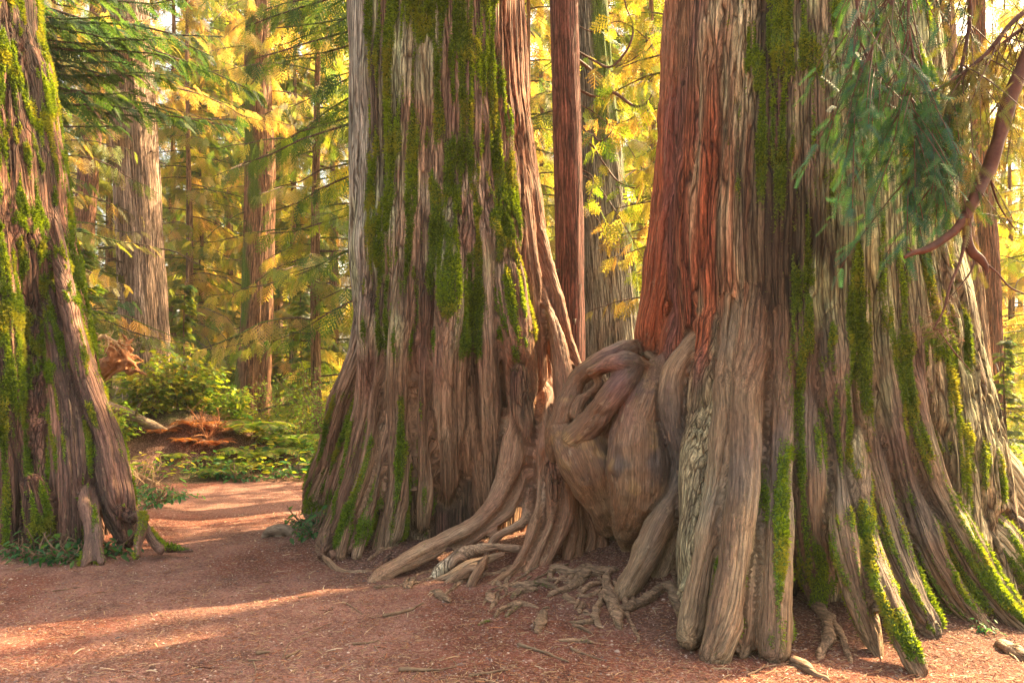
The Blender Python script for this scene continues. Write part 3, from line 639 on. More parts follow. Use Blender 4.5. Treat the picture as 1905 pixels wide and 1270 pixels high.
def colB(v, nm, g, tid, rough):
    th = ang(v, bodyB); z = v[:, 2]; n = fbm(v * np.array([2.5, 2.5, .7]), 3, 23)
    c = base_colour(v, g, 12, (.09, .058, .034), (.23, .162, .088), (.42, .34, .19))
    c = mixc(c, (.31, .29, .14), smooth(.0, .5, th + (n - .5) * .8) * smooth(.5, 1.6, z) * .85)
    c = mixc(c, (.36, .38, .17), smooth(.5, .62, n) * smooth(1.2, 2.4, z) * smooth(-.5, .1, th) * .6)
    sm = np.tile(SMOOTH * 1.0, (len(v), 1)); sm = mixc(sm, (.13, .115, .105), smooth(.45, .62, n) * .6)
    c = mixc(c, sm[0], 0 * z) + (sm - c) * ((1 - rough) * .85)[:, None]
    parts = np.array([t['pid'] for t in B])[tid]
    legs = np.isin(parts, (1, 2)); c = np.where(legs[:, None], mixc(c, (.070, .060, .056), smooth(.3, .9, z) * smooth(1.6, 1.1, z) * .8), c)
    bur = parts == K; c = np.where(bur[:, None], mixc(c, (.085, .060, .050), smooth(.48, .62, fbm(v * 3.4, 3, 17)) * .85), c); c = np.where(bur[:, None], mixc(mixc(c, (.215, .10, .046), smooth(.30, .55, n) * .7), (.35, .20, .08), smooth(.66, .74, fbm(v * 7, 3, 4)) * .6), c)
    fk = (parts == 40) & (z > 1.3) & (z < 2.4); c = np.where(fk[:, None], mixc(np.tile(np.array([.35, .095, .038]), (len(v), 1)), (.20, .055, .03), smooth(.45, .7, fbm(g * np.array([9, 9, .8]), 3, 2)) * .8), c)
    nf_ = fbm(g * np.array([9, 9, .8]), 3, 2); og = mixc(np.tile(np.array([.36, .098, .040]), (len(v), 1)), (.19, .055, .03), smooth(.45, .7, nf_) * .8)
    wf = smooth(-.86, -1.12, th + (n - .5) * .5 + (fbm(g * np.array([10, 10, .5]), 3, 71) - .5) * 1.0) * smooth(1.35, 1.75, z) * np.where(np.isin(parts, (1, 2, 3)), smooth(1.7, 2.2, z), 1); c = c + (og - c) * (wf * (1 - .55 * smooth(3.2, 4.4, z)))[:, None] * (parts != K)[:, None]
    lg = fbm(v * np.array([5, 5, 1.6]), 4, 88); c = mixc(c, (.46, .48, .23), smooth(.52, .64, lg) * smooth(-.6, -.2, th) * smooth(1.0, 1.8, z) * .6)
    c = mixc(c, (.20, .085, .075), smooth(.55, .68, fbm(v * np.array([4, 4, 1.2]), 3, 99)) * .5 * smooth(.9, 1.4, z))
    return c
def colL(v, nm, g, tid, rough):
    th = ang(v, bodyL); z = v[:, 2]; n = fbm(v * np.array([2.5, 2.5, .7]), 3, 25)
    c = base_colour(v, g, 13, (.06, .03, .022), (.125, .052, .034), (.30, .14, .085))
    c = mixc(c, (.20, .105, .075), (1 - rough) * .6); return c
def streaks(v, g, seed):
    a = .6 * fbm(g * np.array([15, 15, 1.0]), 3, seed) + .4 * fbm(v * np.array([4.5, 4.5, 2.4]), 3, seed + 5)
    a = a + .55 * (fbm(g * np.array([34, 34, 2.2]), 2, seed + 8) - .5)
    return .5 + (a - .5) * 1.9
def mossA(v, nm, g, tid, rough):
    th = ang(v, bodyA); z = v[:, 2]; s = streaks(v, g, 41)
    up = 1.12 * smooth(-.95, -.6, th) * smooth(.95, .55, th) * smooth(1.3, 3.0, z)
    low = smooth(.05, -.4, th) * smooth(1.5, .9, z) * smooth(.05, .3, z)
    w = np.maximum(up * 1.0, low * .62)
    return np.clip((s - .5) * 4.4 + w * .95 - .47, 0, 1) * smooth(.02, .2, w)
def mossB(v, nm, g, tid, rough):
    th = ang(v, bodyB); z = v[:, 2]; s = streaks(v, g, 43); parts = np.array([t['pid'] for t in B])[tid]
    up = smooth(-.95, -.6, th) * smooth(.35, -.25, th) * smooth(2.4, 3.6, z)
    mid = smooth(-.35, -.1, th) * smooth(.40, .15, th) * smooth(.7, 1.1, z) * smooth(2.4, 1.7, z)
    w = np.maximum(up * .80, mid * .62)
    w = np.maximum(w, .35 * smooth(-.6, -.3, th) * smooth(.9, .5, th) * smooth(.5, .8, z))
    for pid, a in ((5, .35), (7, .55), (8, .75), (9, .62), (10, .8), (11, .85), (12, .7), (13, .75), (14, .5)):
        w = np.where(parts == pid, np.maximum(w, a * .72 * smooth(1.3, .7, z) * smooth(.0, .2, z)), w)
    w = np.where((parts == K) | (parts == 40) & (z < 2.8) | (parts < 4) & (parts > 0), w * .2, w)
    return np.clip((s - .5) * 4.4 + w * .95 - .47, 0, 1) * smooth(.02, .2, w)
def mossL(v, nm, g, tid, rough):
    th = ang(v, bodyL); z = v[:, 2]; s = streaks(v, g, 47); parts = np.array([t['pid'] for t in Lt])[tid]
    w = np.maximum(.72 * smooth(1.2, 2.2, z), .60 * smooth(.9, .4, z) * smooth(0, .15, z)); w = np.maximum(w, .40); w = np.where((parts == 4) | (parts == 5), .25, w)
    return np.clip((s - .5) * 4.4 + w * .95 - .47, 0, 1)

def crown_stub(root, body, base, r0, ztop):
    """the trunk goes on above the picture."""
    c = body[0]; P = np.array([[c[0], c[1], c[2] - .35, c[3] - .02], [c[0], c[1], 7.5, r0 * .85], [c[0] + .1, c[1], ztop, r0 * .45]])
    me = geo_mesh('upper_trunk', [tube_geo(catmull(P, .4), 48, .04)]); nv = len(me.vertices); co = np.empty(nv * 3, np.float32)
    me.vertices.foreach_get('co', co); co = co.reshape(-1, 3); g = co - np.array([c[0], c[1], 0]); attr_v(me, 'grain', g)
    attr_col(me, 'col', np.tile([.17, .12, .08], (nv, 1))); attr_f(me, 'rough', np.ones(nv)); attr_f(me, 'moss', np.zeros(nv))
    me.vertices.foreach_set('co', (co - np.array(base)).astype(np.float32).ravel()); link('upper_trunk', me, M_BARK, root)

rootA = empty('cedar_tree', (-.59, 7.6, 0), 'giant cedar in the middle with mossy upper bark and sweeping fluted roots', 'tree', 'giant cedars in the foreground')
rootB = empty('cedar_tree', (2.35, 6.25, 0), 'giant cedar on the right with twisted burl and long buttress roots', 'tree', 'giant cedars in the foreground')
rootL = empty('cedar_tree', (-5.3, 7.9, 0), 'leaning cedar at the left edge with yellow moss on reddish bark', 'tree', 'giant cedars in the foreground')
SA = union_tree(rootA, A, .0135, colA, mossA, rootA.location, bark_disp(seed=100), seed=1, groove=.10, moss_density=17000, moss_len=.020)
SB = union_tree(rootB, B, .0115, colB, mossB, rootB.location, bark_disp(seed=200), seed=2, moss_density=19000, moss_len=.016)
SL = union_tree(rootL, Lt, .0135, colL, mossL, rootL.location, bark_disp(seed=300), seed=3, moss_density=18000, moss_len=.021)
crown_stub(rootA, bodyA, rootA.location, .8, 11); crown_stub(rootB, bodyB, rootB.location, .95, 11); crown_stub(rootL, bodyL, rootL.location, .9, 11)
# ================================================================== vegetation
def spray_cedar(npin=12, sub=3):
    V = []; Fc = []
    def q(a, b, wa, wb, n=(0, 0, 1)):
        a = np.array(a, float); b = np.array(b, float); d = b - a; s = np.cross(d, n); s /= np.linalg.norm(s) + 1e-9
        k = len(V); V.extend([a - s * wa, a + s * wa, b + s * wb, b - s * wb]); Fc.append((k, k + 1, k + 2, k + 3))
    zz = lambda t: -.30 * t * t
    for i in range(4): q((i / 4, 0, zz(i / 4)), ((i + 1) / 4, 0, zz((i + 1) / 4)), .012, .010)
    for i in range(npin):
        t = .08 + .9 * i / npin; L = .42 * (1 - t) ** .7 * (.75 + .5 * math.sin(i * 2.4) ** 2) + .06; s = 1 if i % 2 else -1
        a = (t, 0, zz(t)); e = (t + L * .75, s * L * .75, zz(t) - L * .22); q(a, e, .020, .008)
        for j in range(sub):
            u = (j + .8) / (sub + .6); m = np.array(a) * (1 - u) + np.array(e) * u; l = L * .36 * (1 - u * .5)
            for sg in (1, -1):
                dd = np.array([.95, s * .2, -.1]) if sg > 0 else np.array([.25, s * .95, -.12]); q(m, m + dd * l, .018, .006)
    return np.array(V), np.array(Fc)
def spray_needle(n=16):
    V = []; Fc = []
    def q(a, b, wa, wb):
        a = np.array(a, float); b = np.array(b, float); d = b - a; s = np.cross(d, (0, .2, 1)); s /= np.linalg.norm(s) + 1e-9
        k = len(V); V.extend([a - s * wa, a + s * wa, b + s * wb, b - s * wb]); Fc.append((k, k + 1, k + 2, k + 3))
    q((0, 0, 0), (.5, 0, -.03), .010, .008); q((.5, 0, -.03), (1, 0, -.14), .008, .004)
    for i in range(n):
        t = .04 + .95 * i / n; z = -.14 * t * t; l = .17 * (1 - .4 * t)
        for s in (1, -1): q((t, 0, z), (t + l * .45, s * l, z - .02 + .03 * math.sin(i * 3)), .016, .007)
    return np.array(V), np.array(Fc)
def spray_flat(n=7):
    """hemlock branchlet: short side twigs carrying broad soft edges."""
    V = []; Fc = []
    def q(a, b, wa, wb):
        a = np.array(a, float); b = np.array(b, float); d = b - a; s = np.cross(d, (0, 0, 1)); s /= np.linalg.norm(s) + 1e-9
        k = len(V); V.extend([a - s * wa, a + s * wa, b + s * wb, b - s * wb]); Fc.append((k, k + 1, k + 2, k + 3))
    for i in range(n):
        t = i / n; z = -.25 * t * t; L = .38 * (1 - t) + .10
        for s in (1, -1):
            a = np.array((t, 0, z)); e = np.array((t + L * .6, s * L * .8, z - .14 * L)); m = (a + e) / 2 + np.array([.01, 0, .01])
            q(a, m, .03, .034); q(m, e, .030, .008)
            for u in (.35, .6, .8):
                p = a * (1 - u) + e * u; q(p, p + np.array([.11, s * -.02, -.02]), .022, .008)
                q(p, p + np.array([-.01, s * .09, -.02]), .018, .006)
    q((0, 0, 0), (1, 0, -.25), .012, .006); return np.array(V), np.array(Fc)
def leaf_maple():
    pts = [(0, 0), (.18, -.30), (.50, -.48), (.48, -.18), (.78, -.22), (1.0, 0), (.78, .22), (.48, .18), (.50, .48), (.18, .30)]
    V = [(x, y, -.12 * x * x + .10 * abs(y)) for x, y in pts]
    return np.array(V), [(0, 1, 2, 3), (0, 3, 4, 5), (0, 5, 6, 7), (0, 7, 8, 9)]
def leaf_oval():
    V = [(0, 0, 0), (.3, -.22, .05), (.7, -.18, .02), (1, 0, -.12), (.7, .18, .02), (.3, .22, .05)]
    return np.array(V), [(0, 1, 2, 3), (0, 3, 4, 5)]
SP_CEDAR = spray_cedar(); SP_FAR = spray_cedar(9, 1); SP_NEEDLE = spray_needle(); SP_FLAT = spray_flat()
LF_MAPLE = leaf_maple(); LF_OVAL = leaf_oval()

def place(proto, P, D, U, S, COL):
    """many copies of one leaf shape as one vertex/face array"""
    pv, pf = proto; pf = np.asarray(pf); n = len(P)
    D = D / (np.linalg.norm(D, axis=1)[:, None] + 1e-9); Sd = np.cross(U, D); Sd /= np.linalg.norm(Sd, axis=1)[:, None] + 1e-9; U = np.cross(D, Sd)
    S = np.asarray(S)[:, None, None]
    v = P[:, None] + S * (pv[None, :, 0, None] * D[:, None] + pv[None, :, 1, None] * Sd[:, None] + pv[None, :, 2, None] * U[:, None])
    k = len(pv); f = pf[None] + (np.arange(n) * k)[:, None, None]
    return v.reshape(-1, 3), f.reshape(-1, pf.shape[1]), np.repeat(COL, k, 0)
def leaves(name, groups, mat, parent=None, base=(0, 0, 0), **kw):
    V = []; Fs = []; Cc = []; off = 0
    for v, f, c in groups: V.append(v); Fs.append(f + off); Cc.append(c); off += len(v)
    me = quads(name, np.vstack(V) - np.array(base, float), np.vstack(Fs), smooth_shade=False); attr_col(me, 'col', np.vstack(Cc))
    return link(name, me, mat, parent, **kw)

def palette(n, cols, rng, spread=.22, weights=None):
    cols = np.array(cols); k = rng.choice(len(cols), n, p=weights); c = cols[k] * rng.uniform(1 - spread, 1 + spread, (n, 1)); return c
GREEN = [(.035, .065, .022), (.05, .085, .022), (.075, .11, .022), (.03, .075, .045)]
SUN_GOLD = [(.20, .20, .06), (.33, .25, .09), (.14, .19, .055), (.40, .30, .15), (.08, .15, .06)]  # golden glow of sunlit foliage put into the leaf colours
YGREEN = [(.13, .21, .02), (.19, .26, .025), (.08, .16, .02), (.26, .26, .04)]
BLUEG = [(.03, .085, .05), (.045, .11, .055), (.06, .12, .045), (.09, .12, .03)]

def branch_set(trunk_pts, z0, z1, nb, Lf, rng, droop=.5, up=.15, spr=SP_CEDAR, step=.11, size=.34, cols=GREEN, hang=.5, az=None, wood_r=.018, weights=None):
    """branches round a trunk: wood tubes and foliage groups."""
    wood = []; P = []; D = []; U = []; S = []; Ck = []
    tz = trunk_pts[:, 2]
    for b in range(nb):
        z = z0 + (z1 - z0) * ((b + rng.random()) / nb); k = np.argmin(abs(tz - z)); o = trunk_pts[k, :3]; r = trunk_pts[k, 3]
        a = rng.uniform(0, 2 * np.pi) if az is None else rng.uniform(*az); L = Lf((z - z0) / (z1 - z0 + 1e-6)) * rng.uniform(.65, 1.15)
        h = np.array([math.cos(a), math.sin(a), 0]); n = 7; t = np.linspace(0, 1, n)
        wob = np.cumsum(rng.normal(0, .05 * L, (n, 3)), 0) * .5
        pts = o + h * (r * .7 + t[:, None] * L) + np.array([0, 0, 1]) * ((up * t - droop * t ** 1.8 * .8 + .18 * t ** 4 * droop) * L)[:, None] + wob * t[:, None]
        rad = wood_r * (L / 2) ** .5 * (1 - .8 * t) + .003
        wood.append(tube_geo(np.column_stack([pts, rad]), 5, 0, 0, False))
        dpt = catmull(np.column_stack([pts, rad]), step)[:, :3]; m = len(dpt); bc = cols[rng.integers(len(cols))]
        for i in range(int(m * .12), m):
            tt = i / m; dirb = dpt[min(i + 1, m - 1)] - dpt[max(i - 1, 0)]; dirb /= np.linalg.norm(dirb) + 1e-9
            for s in (1, -1):
                if rng.random() < .18: continue
                side = np.cross(dirb, [0, 0, 1]) * s
                d = dirb * rng.uniform(.3, .9) + side * rng.uniform(.4, 1.1) * (1.1 - tt * .7) + np.array([0, 0, -hang * rng.uniform(.3, 1.4)])
                P.append(dpt[i] + rng.normal(0, .02, 3)); D.append(d); U.append(np.array([0, 0, 1]) + rng.normal(0, .35, 3) + dirb * .3)
                S.append(size * rng.uniform(.6, 1.3) * (1.15 - .5 * tt)); Ck.append(bc)
    P = np.array(P); D = np.array(D); U = np.array(U); S = np.array(S); n = len(P)
    c = palette(n, cols, rng, .3, weights) * .55 + np.array(Ck) * .45 * rng.uniform(.8, 1.2, (n, 1))
    return wood, place(spr, P, D, U, S, c)

def add_wood(o, wood, base, col=(.13, .075, .05)):
    """branches grow out of the trunk: same mesh"""
    me = o.data; nv = len(me.vertices); co = np.empty(nv * 3, np.float32); me.vertices.foreach_get('co', co); co = co.reshape(-1, 3)
    nf = len(me.polygons); f = np.empty(nf * 4, np.int32); me.loops.foreach_get('vertex_index', f); f = f.reshape(-1, 4)
    def rd(n, w, key):
        a = np.empty(nv * w, np.float32); me.attributes[n].data.foreach_get(key, a); return a.reshape(-1, w) if w > 1 else a
    g = rd('grain', 3, 'vector'); c = rd('col', 4, 'color')[:, :3]; r = rd('rough', 1, 'value'); m = rd('moss', 1, 'value')
    V = [co]; Q = [f]; T_ = []; off = nv
    for v, q, t in wood: V.append(v - np.array(base, float)); Q.append(q + off); T_.append(t + off); off += len(v)
    V = np.vstack(V); Q = np.vstack(Q); T_ = np.vstack(T_); k = len(V) - nv
    n2 = new_mesh(me.name, V, np.r_[Q.ravel(), T_.ravel()], np.r_[np.arange(len(Q)) * 4, len(Q) * 4 + np.arange(len(T_)) * 3])
    attr_v(n2, 'grain', np.vstack([g, V[nv:]])); attr_col(n2, 'col', np.vstack([c, np.tile(col, (k, 1))])); attr_f(n2, 'rough', np.r_[r, np.full(k, .5)]); attr_f(n2, 'moss', np.r_[m, np.where(fbm(V[nv:] * 2, 2, 3) > .55, .7, 0)])
    n2.materials.append(M_BARK); o.data = n2; bpy.data.meshes.remove(me)
def trunk_mesh(name, pts, parent, base, col, col2, seg=72, amp=.02, moss=0.0, moss_side=None, seed=0, flare=.35, lobes=7, per=.04, mat=M_BARK):
    """a tapering, fluted, furrowed trunk; pts coarse centre line."""
    D_ = catmull(np.array(pts, float), per); c = D_[:, :3]; r = D_[:, 3]; n = len(c); T_, U_, V_ = frames(c)
    a = np.arange(seg) / seg * 2 * np.pi; z0 = c[:, 2].min(); hz_ = (c[:, 2] - z0)
    rr = r[:, None] * (1 + flare * np.exp(-hz_ / (.9 * r[0] * 2))[:, None] * (.55 + .45 * np.cos(lobes * a + 1.5 * np.sin(a * 2 + seed))[None]))
    rr = rr * (1 + .05 * np.cos(5 * a + seed)[None] * (.5 + .5 * np.sin(hz_ * .8))[:, None])
    v = c[:, None] + U_[:, None] * (np.cos(a)[None, :, None] * rr[:, :, None]) + V_[:, None] * (np.sin(a)[None, :, None] * rr[:, :, None])
    g = np.stack([np.cos(a)[None] * rr, np.sin(a)[None] * rr, 0 * rr + np.r_[0, np.cumsum(np.linalg.norm(np.diff(c, axis=0), axis=1))][:, None]], 2).reshape(-1, 3) + seed * 3.1
    nrm = (U_[:, None] * np.cos(a)[None, :, None] + V_[:, None] * np.sin(a)[None, :, None]).reshape(-1, 3); v = v.reshape(-1, 3)
    nn = fbm(g * np.array([13, 13, .8]), 3, seed); rid = 1 - np.abs(2 * nn - 1)
    v = v + nrm * ((fbm(g * np.array([5, 5, .5]), 2, seed + 3) - .5) * amp * 3 - smooth(.75, 1, rid) * amp + (vnoise(g * np.array([34, 34, 2.5]), seed) - .5) * amp * .5)[:, None]
    i = np.arange(n - 1)[:, None] * seg; j = np.arange(seg)[None]; k = (j + 1) % seg
    f = np.stack([i + j, i + k, i + seg + k, i + seg + j], 2).reshape(-1, 4)
    me = quads(name, v - np.array(base, float), f); cn = fbm(g * np.array([6, 6, .4]), 3, seed + 9)
    cc = mixc(np.tile(np.array(col, float), (len(v), 1)), col2, smooth(.42, .62, cn))
    mo = np.zeros(len(v))
    if moss:
        w = moss * np.ones(len(v))
        if moss_side is not None: w = w * smooth(-.1, .7, nrm @ np.array(moss_side))
        mo = np.clip((fbm(v * np.array([3, 3, 1.0]), 3, seed + 5) - .5) * 3 + w - .3, 0, 1) * (w > .05)
    attr_v(me, 'grain', g); attr_col(me, 'col', cc); attr_f(me, 'rough', np.ones(len(v))); attr_f(me, 'moss', mo)
    return D_, link(name, me, mat, parent)

def wood_obj(name, wood, mat, parent, base):
    me = geo_mesh(name, wood); co = np.empty(len(me.vertices) * 3, np.float32); me.vertices.foreach_get('co', co)
    me.vertices.foreach_set('co', (co.reshape(-1, 3) - np.array(base, float)).astype(np.float32).ravel()); return link(name, me, mat, parent)

def gpos(px, Y): 
    x = (px - CX) / F * Y; return np.array([x, Y, hz(x, Y)])

# ---------- standing trunks behind, each traced from the photograph
def big_tree(name, spec, col, col2, label, cat='tree', group=None, crown=None, moss=0.0, moss_side=None, seed=0, amp=.02, flare=.3, stubs=0, seg=72, top=11, dead=0):
    """spec: [(px, py, Y, r)] bottom to top"""
    P = np.array([[*at(px, py, Y), r] for px, py, Y, r in spec]); b = P[0, :3].copy(); b[2] = hz(b[0], b[1])
    P[0, 2] = b[2] - .3; d = P[-1] - P[-2]; d = d / max(d[2], .2); last = P[-1] + d * max(top - P[-1, 2], .5); last[3] = P[-1, 3] * .55
    P = np.vstack([P, last])
    root = empty(name, b, label, cat, group); D_, to = trunk_mesh('trunk', P, root, b, col, col2, seg, amp, moss, moss_side, seed, flare)
    rng = np.random.default_rng(seed + 50); WD = []
    if crown:
        w, fol = branch_set(D_, rng=rng, **crown); WD = WD + w; leaves('foliage', [fol], M_LEAF, root, b)
    if stubs:
        W = []
        for i in range(stubs):
            z = rng.uniform(b[2] + 1.5, P[-2, 2]); k = np.argmin(abs(D_[:, 2] - z)); a = rng.uniform(np.pi, 2 * np.pi) if rng.random() < .6 else rng.uniform(0, 6.28)
            h = np.array([math.cos(a), math.sin(a), rng.uniform(-.5, .3)]); L = rng.uniform(.1, .35) if rng.random() < .6 else rng.uniform(.6, 1.6)
            t = np.linspace(0, 1, 5)[:, None]; q = D_[k, :3] + h * (D_[k, 3] * .9 + t * L) + np.array([0, 0, -.35]) * t ** 2 * L + rng.normal(0, .03, (5, 3)) * t
            W.append(tube_geo(np.column_stack([q, .018 * (1 - .75 * t[:, 0]) + .002]), 6, 0, 0, False))
            if L > .5:
                for _ in range(5):
                    u = rng.uniform(.3, .95); o = D_[k, :3] + h * (D_[k, 3] * .9 + u * L) + np.array([0, 0, -.35]) * u * u * L; dd = h + rng.normal(0, .6, 3); l2 = L * .35
                    q2 = o + dd * t * l2 + np.array([0, 0, -.2]) * t ** 2 * l2; W.append(tube_geo(np.column_stack([q2, .007 * (1 - .7 * t[:, 0])]), 4, 0, 0, False))
        WD = WD + W
    if WD: add_wood(to, WD, b)
    return root, D_
pale = (.50, .345, .26); pale2 = (.30, .19, .135)
big_tree('cedar_tree', [(280, 830, 17, .52), (276, 740, 17, .50), (262, 480, 17, .48), (248, 210, 17, .47), (232, -60, 17, .44)], pale, pale2,
         'pale furrowed cedar trunk behind the left forest bank', seed=3, flare=.12, stubs=26, amp=.03,
         crown=dict(z0=6.6, z1=11, nb=16, Lf=lambda t: 2.6 - .8 * t, cols=SUN_GOLD, step=.14, size=.42, spr=SP_CEDAR), top=12)
big_tree('cedar_tree', [(468, 812, 20, .47), (470, 740, 20, .42), (480, 560, 20, .40), (484, 330, 20, .37), (482, 190, 20, .34), (480, -60, 20, .3)], (.24, .105, .05), (.33, .16, .085),
         'reddish brown cedar trunk in the clearing with moss down its left side', seed=5, flare=.35, stubs=18, moss=.85, moss_side=(-.9, -.35, 0), amp=.03,
         crown=dict(z0=7.8, z1=12.5, nb=20, Lf=lambda t: 2.4 - .9 * t, cols=SUN_GOLD, step=.15, size=.42, hang=.9), top=13)
big_tree('fir_tree', [(138, 800, 24, .36), (146, 560, 24, .34), (166, 300, 24, .30), (190, -60, 24, .24)], (.30, .13, .08), (.22, .10, .07),
         'slim reddish trunk in the haze between left cedar and pale trunk', seed=7, flare=.1, stubs=16, top=14,
         crown=dict(z0=7, z1=14, nb=18, Lf=lambda t: 2.5 - t, cols=SUN_GOLD, step=.18, size=.45))
big_tree('fir_tree', [(1064, 850, 9.6, .185), (1060, 680, 9.6, .178), (1058, 400, 9.6, .173), (1052, 120, 9.6, .172), (1047, -120, 9.6, .165)], (.155, .052, .036), (.20, .080, .058),
         'slender straight dark red trunk standing behind the gap of the two giants', seed=9, flare=.08, stubs=5, seg=64, amp=.009, top=9)
big_tree('cedar_tree', [(1146, 800, 12, .52), (1142, 650, 12, .46), (1130, 500, 12, .42), (1110, 250, 12, .34), (1098, 60, 12, .28), (1090, -80, 12, .25)], (.36, .31, .22), (.20, .16, .11),
         'pale grey ridged cedar trunk behind the slender red trunk', seed=11, flare=.12, moss=.75, moss_side=(.9, -.3, 0), stubs=6, amp=.03, top=9)
big_tree('cedar_tree', [(1800, 820, 13, .42), (1796, 700, 13, .37), (1788, 550, 13, .35), (1768, 350, 13, .32), (1745, 100, 13, .28), (1735, -60, 13, .26)], (.30, .16, .08), (.22, .10, .05),
         'sunlit brown cedar trunk just right of the giant burl cedar', seed=13, flare=.15, stubs=8, amp=.03, top=9)
big_tree('fir_tree', [(1852, 810, 17, .24), (1848, 700, 17, .21), (1842, 500, 17, .20), (1826, 300, 17, .19), (1815, -60, 17, .15)], (.36, .14, .06), (.26, .10, .05),
         'thin orange trunk glowing in the light at the right edge', seed=15, flare=.1, stubs=12, top=12)

# ---------- conifers behind: a few kinds, then copies
def conifer(name, label, H, r, z0, nb, Lf, cols, seed, spr=SP_CEDAR, step=.13, size=.4, hang=.5, droop=.45, group=None, weights=None, tcol=(.24, .13, .075)):
    root = empty(name, (0, 0, 0), label, 'tree', group)
    P = [(0, 0, -.2, r), (.05, 0, H * .35, r * .75), (0, .05, H * .7, r * .4), (0, 0, H, .03)]
    D_, to = trunk_mesh('trunk', P, root, (0, 0, 0), tcol, tuple(np.array(tcol) * 1.4), 28, .012, 0, None, seed, .2, per=.15)
    rng = np.random.default_rng(seed); w, fol = branch_set(D_, z0, H * .98, nb, Lf, rng, droop=droop, spr=spr, step=step, size=size, cols=cols, hang=hang, weights=weights)
    add_wood(to, w, (0, 0, 0)); leaves('foliage', [fol], M_LEAF, root); return root
GC = 'conifers filling the forest behind'
protos = {
 'cedar': conifer('cedar_tree', '', 14, .13, .9, 84, lambda t: 2.8 * (1 - .5 * t), YGREEN + GREEN + SUN_GOLD + SUN_GOLD, 101, SP_CEDAR, .14, .42, .9, .6, GC),
 'gold': conifer('cedar_tree', '', 14.5, .13, .8, 84, lambda t: 2.8 * (1 - .5 * t), SUN_GOLD + YGREEN[:2], 102, SP_CEDAR, .14, .42, .9, .6, GC),
 'hemlock': conifer('hemlock_tree', '', 13, .12, .6, 90, lambda t: 2.3 * (1 - .55 * t), BLUEG + SUN_GOLD[:2] + YGREEN[:2], 103, SP_FLAT, .13, .38, .5, .45, GC),
 'young': conifer('young_conifer', '', 4.6, .06, .2, 44, lambda t: 1.25 * (1 - t) + .12, BLUEG + YGREEN, 104, SP_FLAT, .08, .24, .3, .3, GC),
}
used_p = set()
def put(kind, px, Y, rz, sc, label):
    pr = protos[kind]; loc = gpos(px, Y)
    if kind not in used_p:
        used_p.add(kind); pr.location = loc; pr.rotation_euler = (0, 0, rz); pr.scale = (sc,) * 3; pr['label'] = label; return pr
    return dup(pr, loc, rz, sc, label)
spots = [
 ('cedar', 100, 15.5, .3, .85, 'green drooping cedar beside the left cedar, lowest boughs over the bank'),
 ('gold', 350, 22, 1.0, .95, 'golden cedar crown between the pale trunk and the mossy trunk'),
 ('hemlock', 375, 24, 2.0, .9, 'blue green hemlock far back just right of the pale trunk'),
 ('gold', 430, 28, 3.0, 1.15, 'tall pale golden cedar far behind the mossy reddish trunk'),
 ('cedar', 590, 15.5, 4.0, .9, 'green cedar whose boughs reach the left side of the middle giant'),
 ('hemlock', 545, 23, 5.0, 1.0, 'dark hemlock right of the mossy reddish trunk'),
 ('gold', 200, 26, .6, 1.1, 'golden cedar behind the pale furrowed trunk'),
 ('gold', 90, 29, 1.1, 1.1, 'golden cedar far behind the boughs at the upper left'), ('cedar', 255, 33, 2.1, 1.3, 'tall far cedar right behind the pale furrowed trunk'), ('gold', 320, 27, 5.1, 1.2, 'bright golden cedar right of the pale trunk, farther back'),
 ('gold', 400, 34, .2, 1.4, 'tallest pale golden cedar in the glow at the upper left'), ('hemlock', 455, 30, 4.4, 1.3, 'far hemlock behind the mossy reddish trunk'), ('gold', 520, 26, 3.9, 1.2, 'golden cedar right behind the mossy reddish trunk'),
 ('cedar', 620, 24, 1.9, 1.1, 'green cedar touching the outline of the middle giant'), ('gold', 1010, 22, 1.4, 1.05, 'golden cedar left behind the slender red trunk'), ('cedar', 1090, 31, 2.7, 1.4, 'far cedar between the red trunk and the grey trunk'), ('gold', 1190, 24, 4.9, 1.15, 'golden cedar right behind the pale grey trunk'),
 ('young', 150, 13.6, 1.2, .8, 'young conifer in shade beside the left cedar above the fallen log'),
 ('young', 345, 17.5, 2.2, .75, 'young conifer behind the leafy bank, right of the pale trunk'),
 ('young', 560, 17.5, .7, .8, 'young conifer among the bushes by the middle giant'),
 ('cedar', 985, 15.5, 2.6, .85, 'green cedar seen left of the slender red trunk'),
 ('cedar', 1215, 14.5, .9, .85, 'yellow green cedar in the gap right of the pale grey trunk'),
 ('hemlock', 1130, 20, 1.6, 1.0, 'blue green hemlock behind the pale grey trunk'),
 ('gold', 1040, 27, 3.4, 1.1, 'golden cedar far behind the gap of the two giants'),
 ('gold', 1880, 23, .5, .8, 'golden cedar crown in the bright gap at the right edge'),
 ('gold', 1730, 20, 2.4, .95, 'golden cedar behind the right shoulder of the burl cedar'),
 ('gold', 1868, 31, 3.3, 1.2, 'far golden cedar in line with the thin orange trunk'),
 ('gold', 1945, 19.5, 4.1, .9, 'golden cedar cut by the right edge of the view'),
 ('young', 1870, 12.5, 1.1, .45, 'small young conifer at the right edge below the thin orange trunk'),
]
for s_ in spots: put(*s_)
rg = np.random.default_rng(44)
for i in range(34):
    px = -250 + i * 72 + rg.uniform(-25, 25); Y = rg.uniform(30, 48)
    if 1680 < px and i % 2: continue
    k = ('gold', 'cedar', 'gold', 'gold')[i % 4]
    put(k, px, Y, rg.uniform(0, 6.28), rg.uniform(1.1, 1.6), 'hazy distant conifer in the far row of the forest')

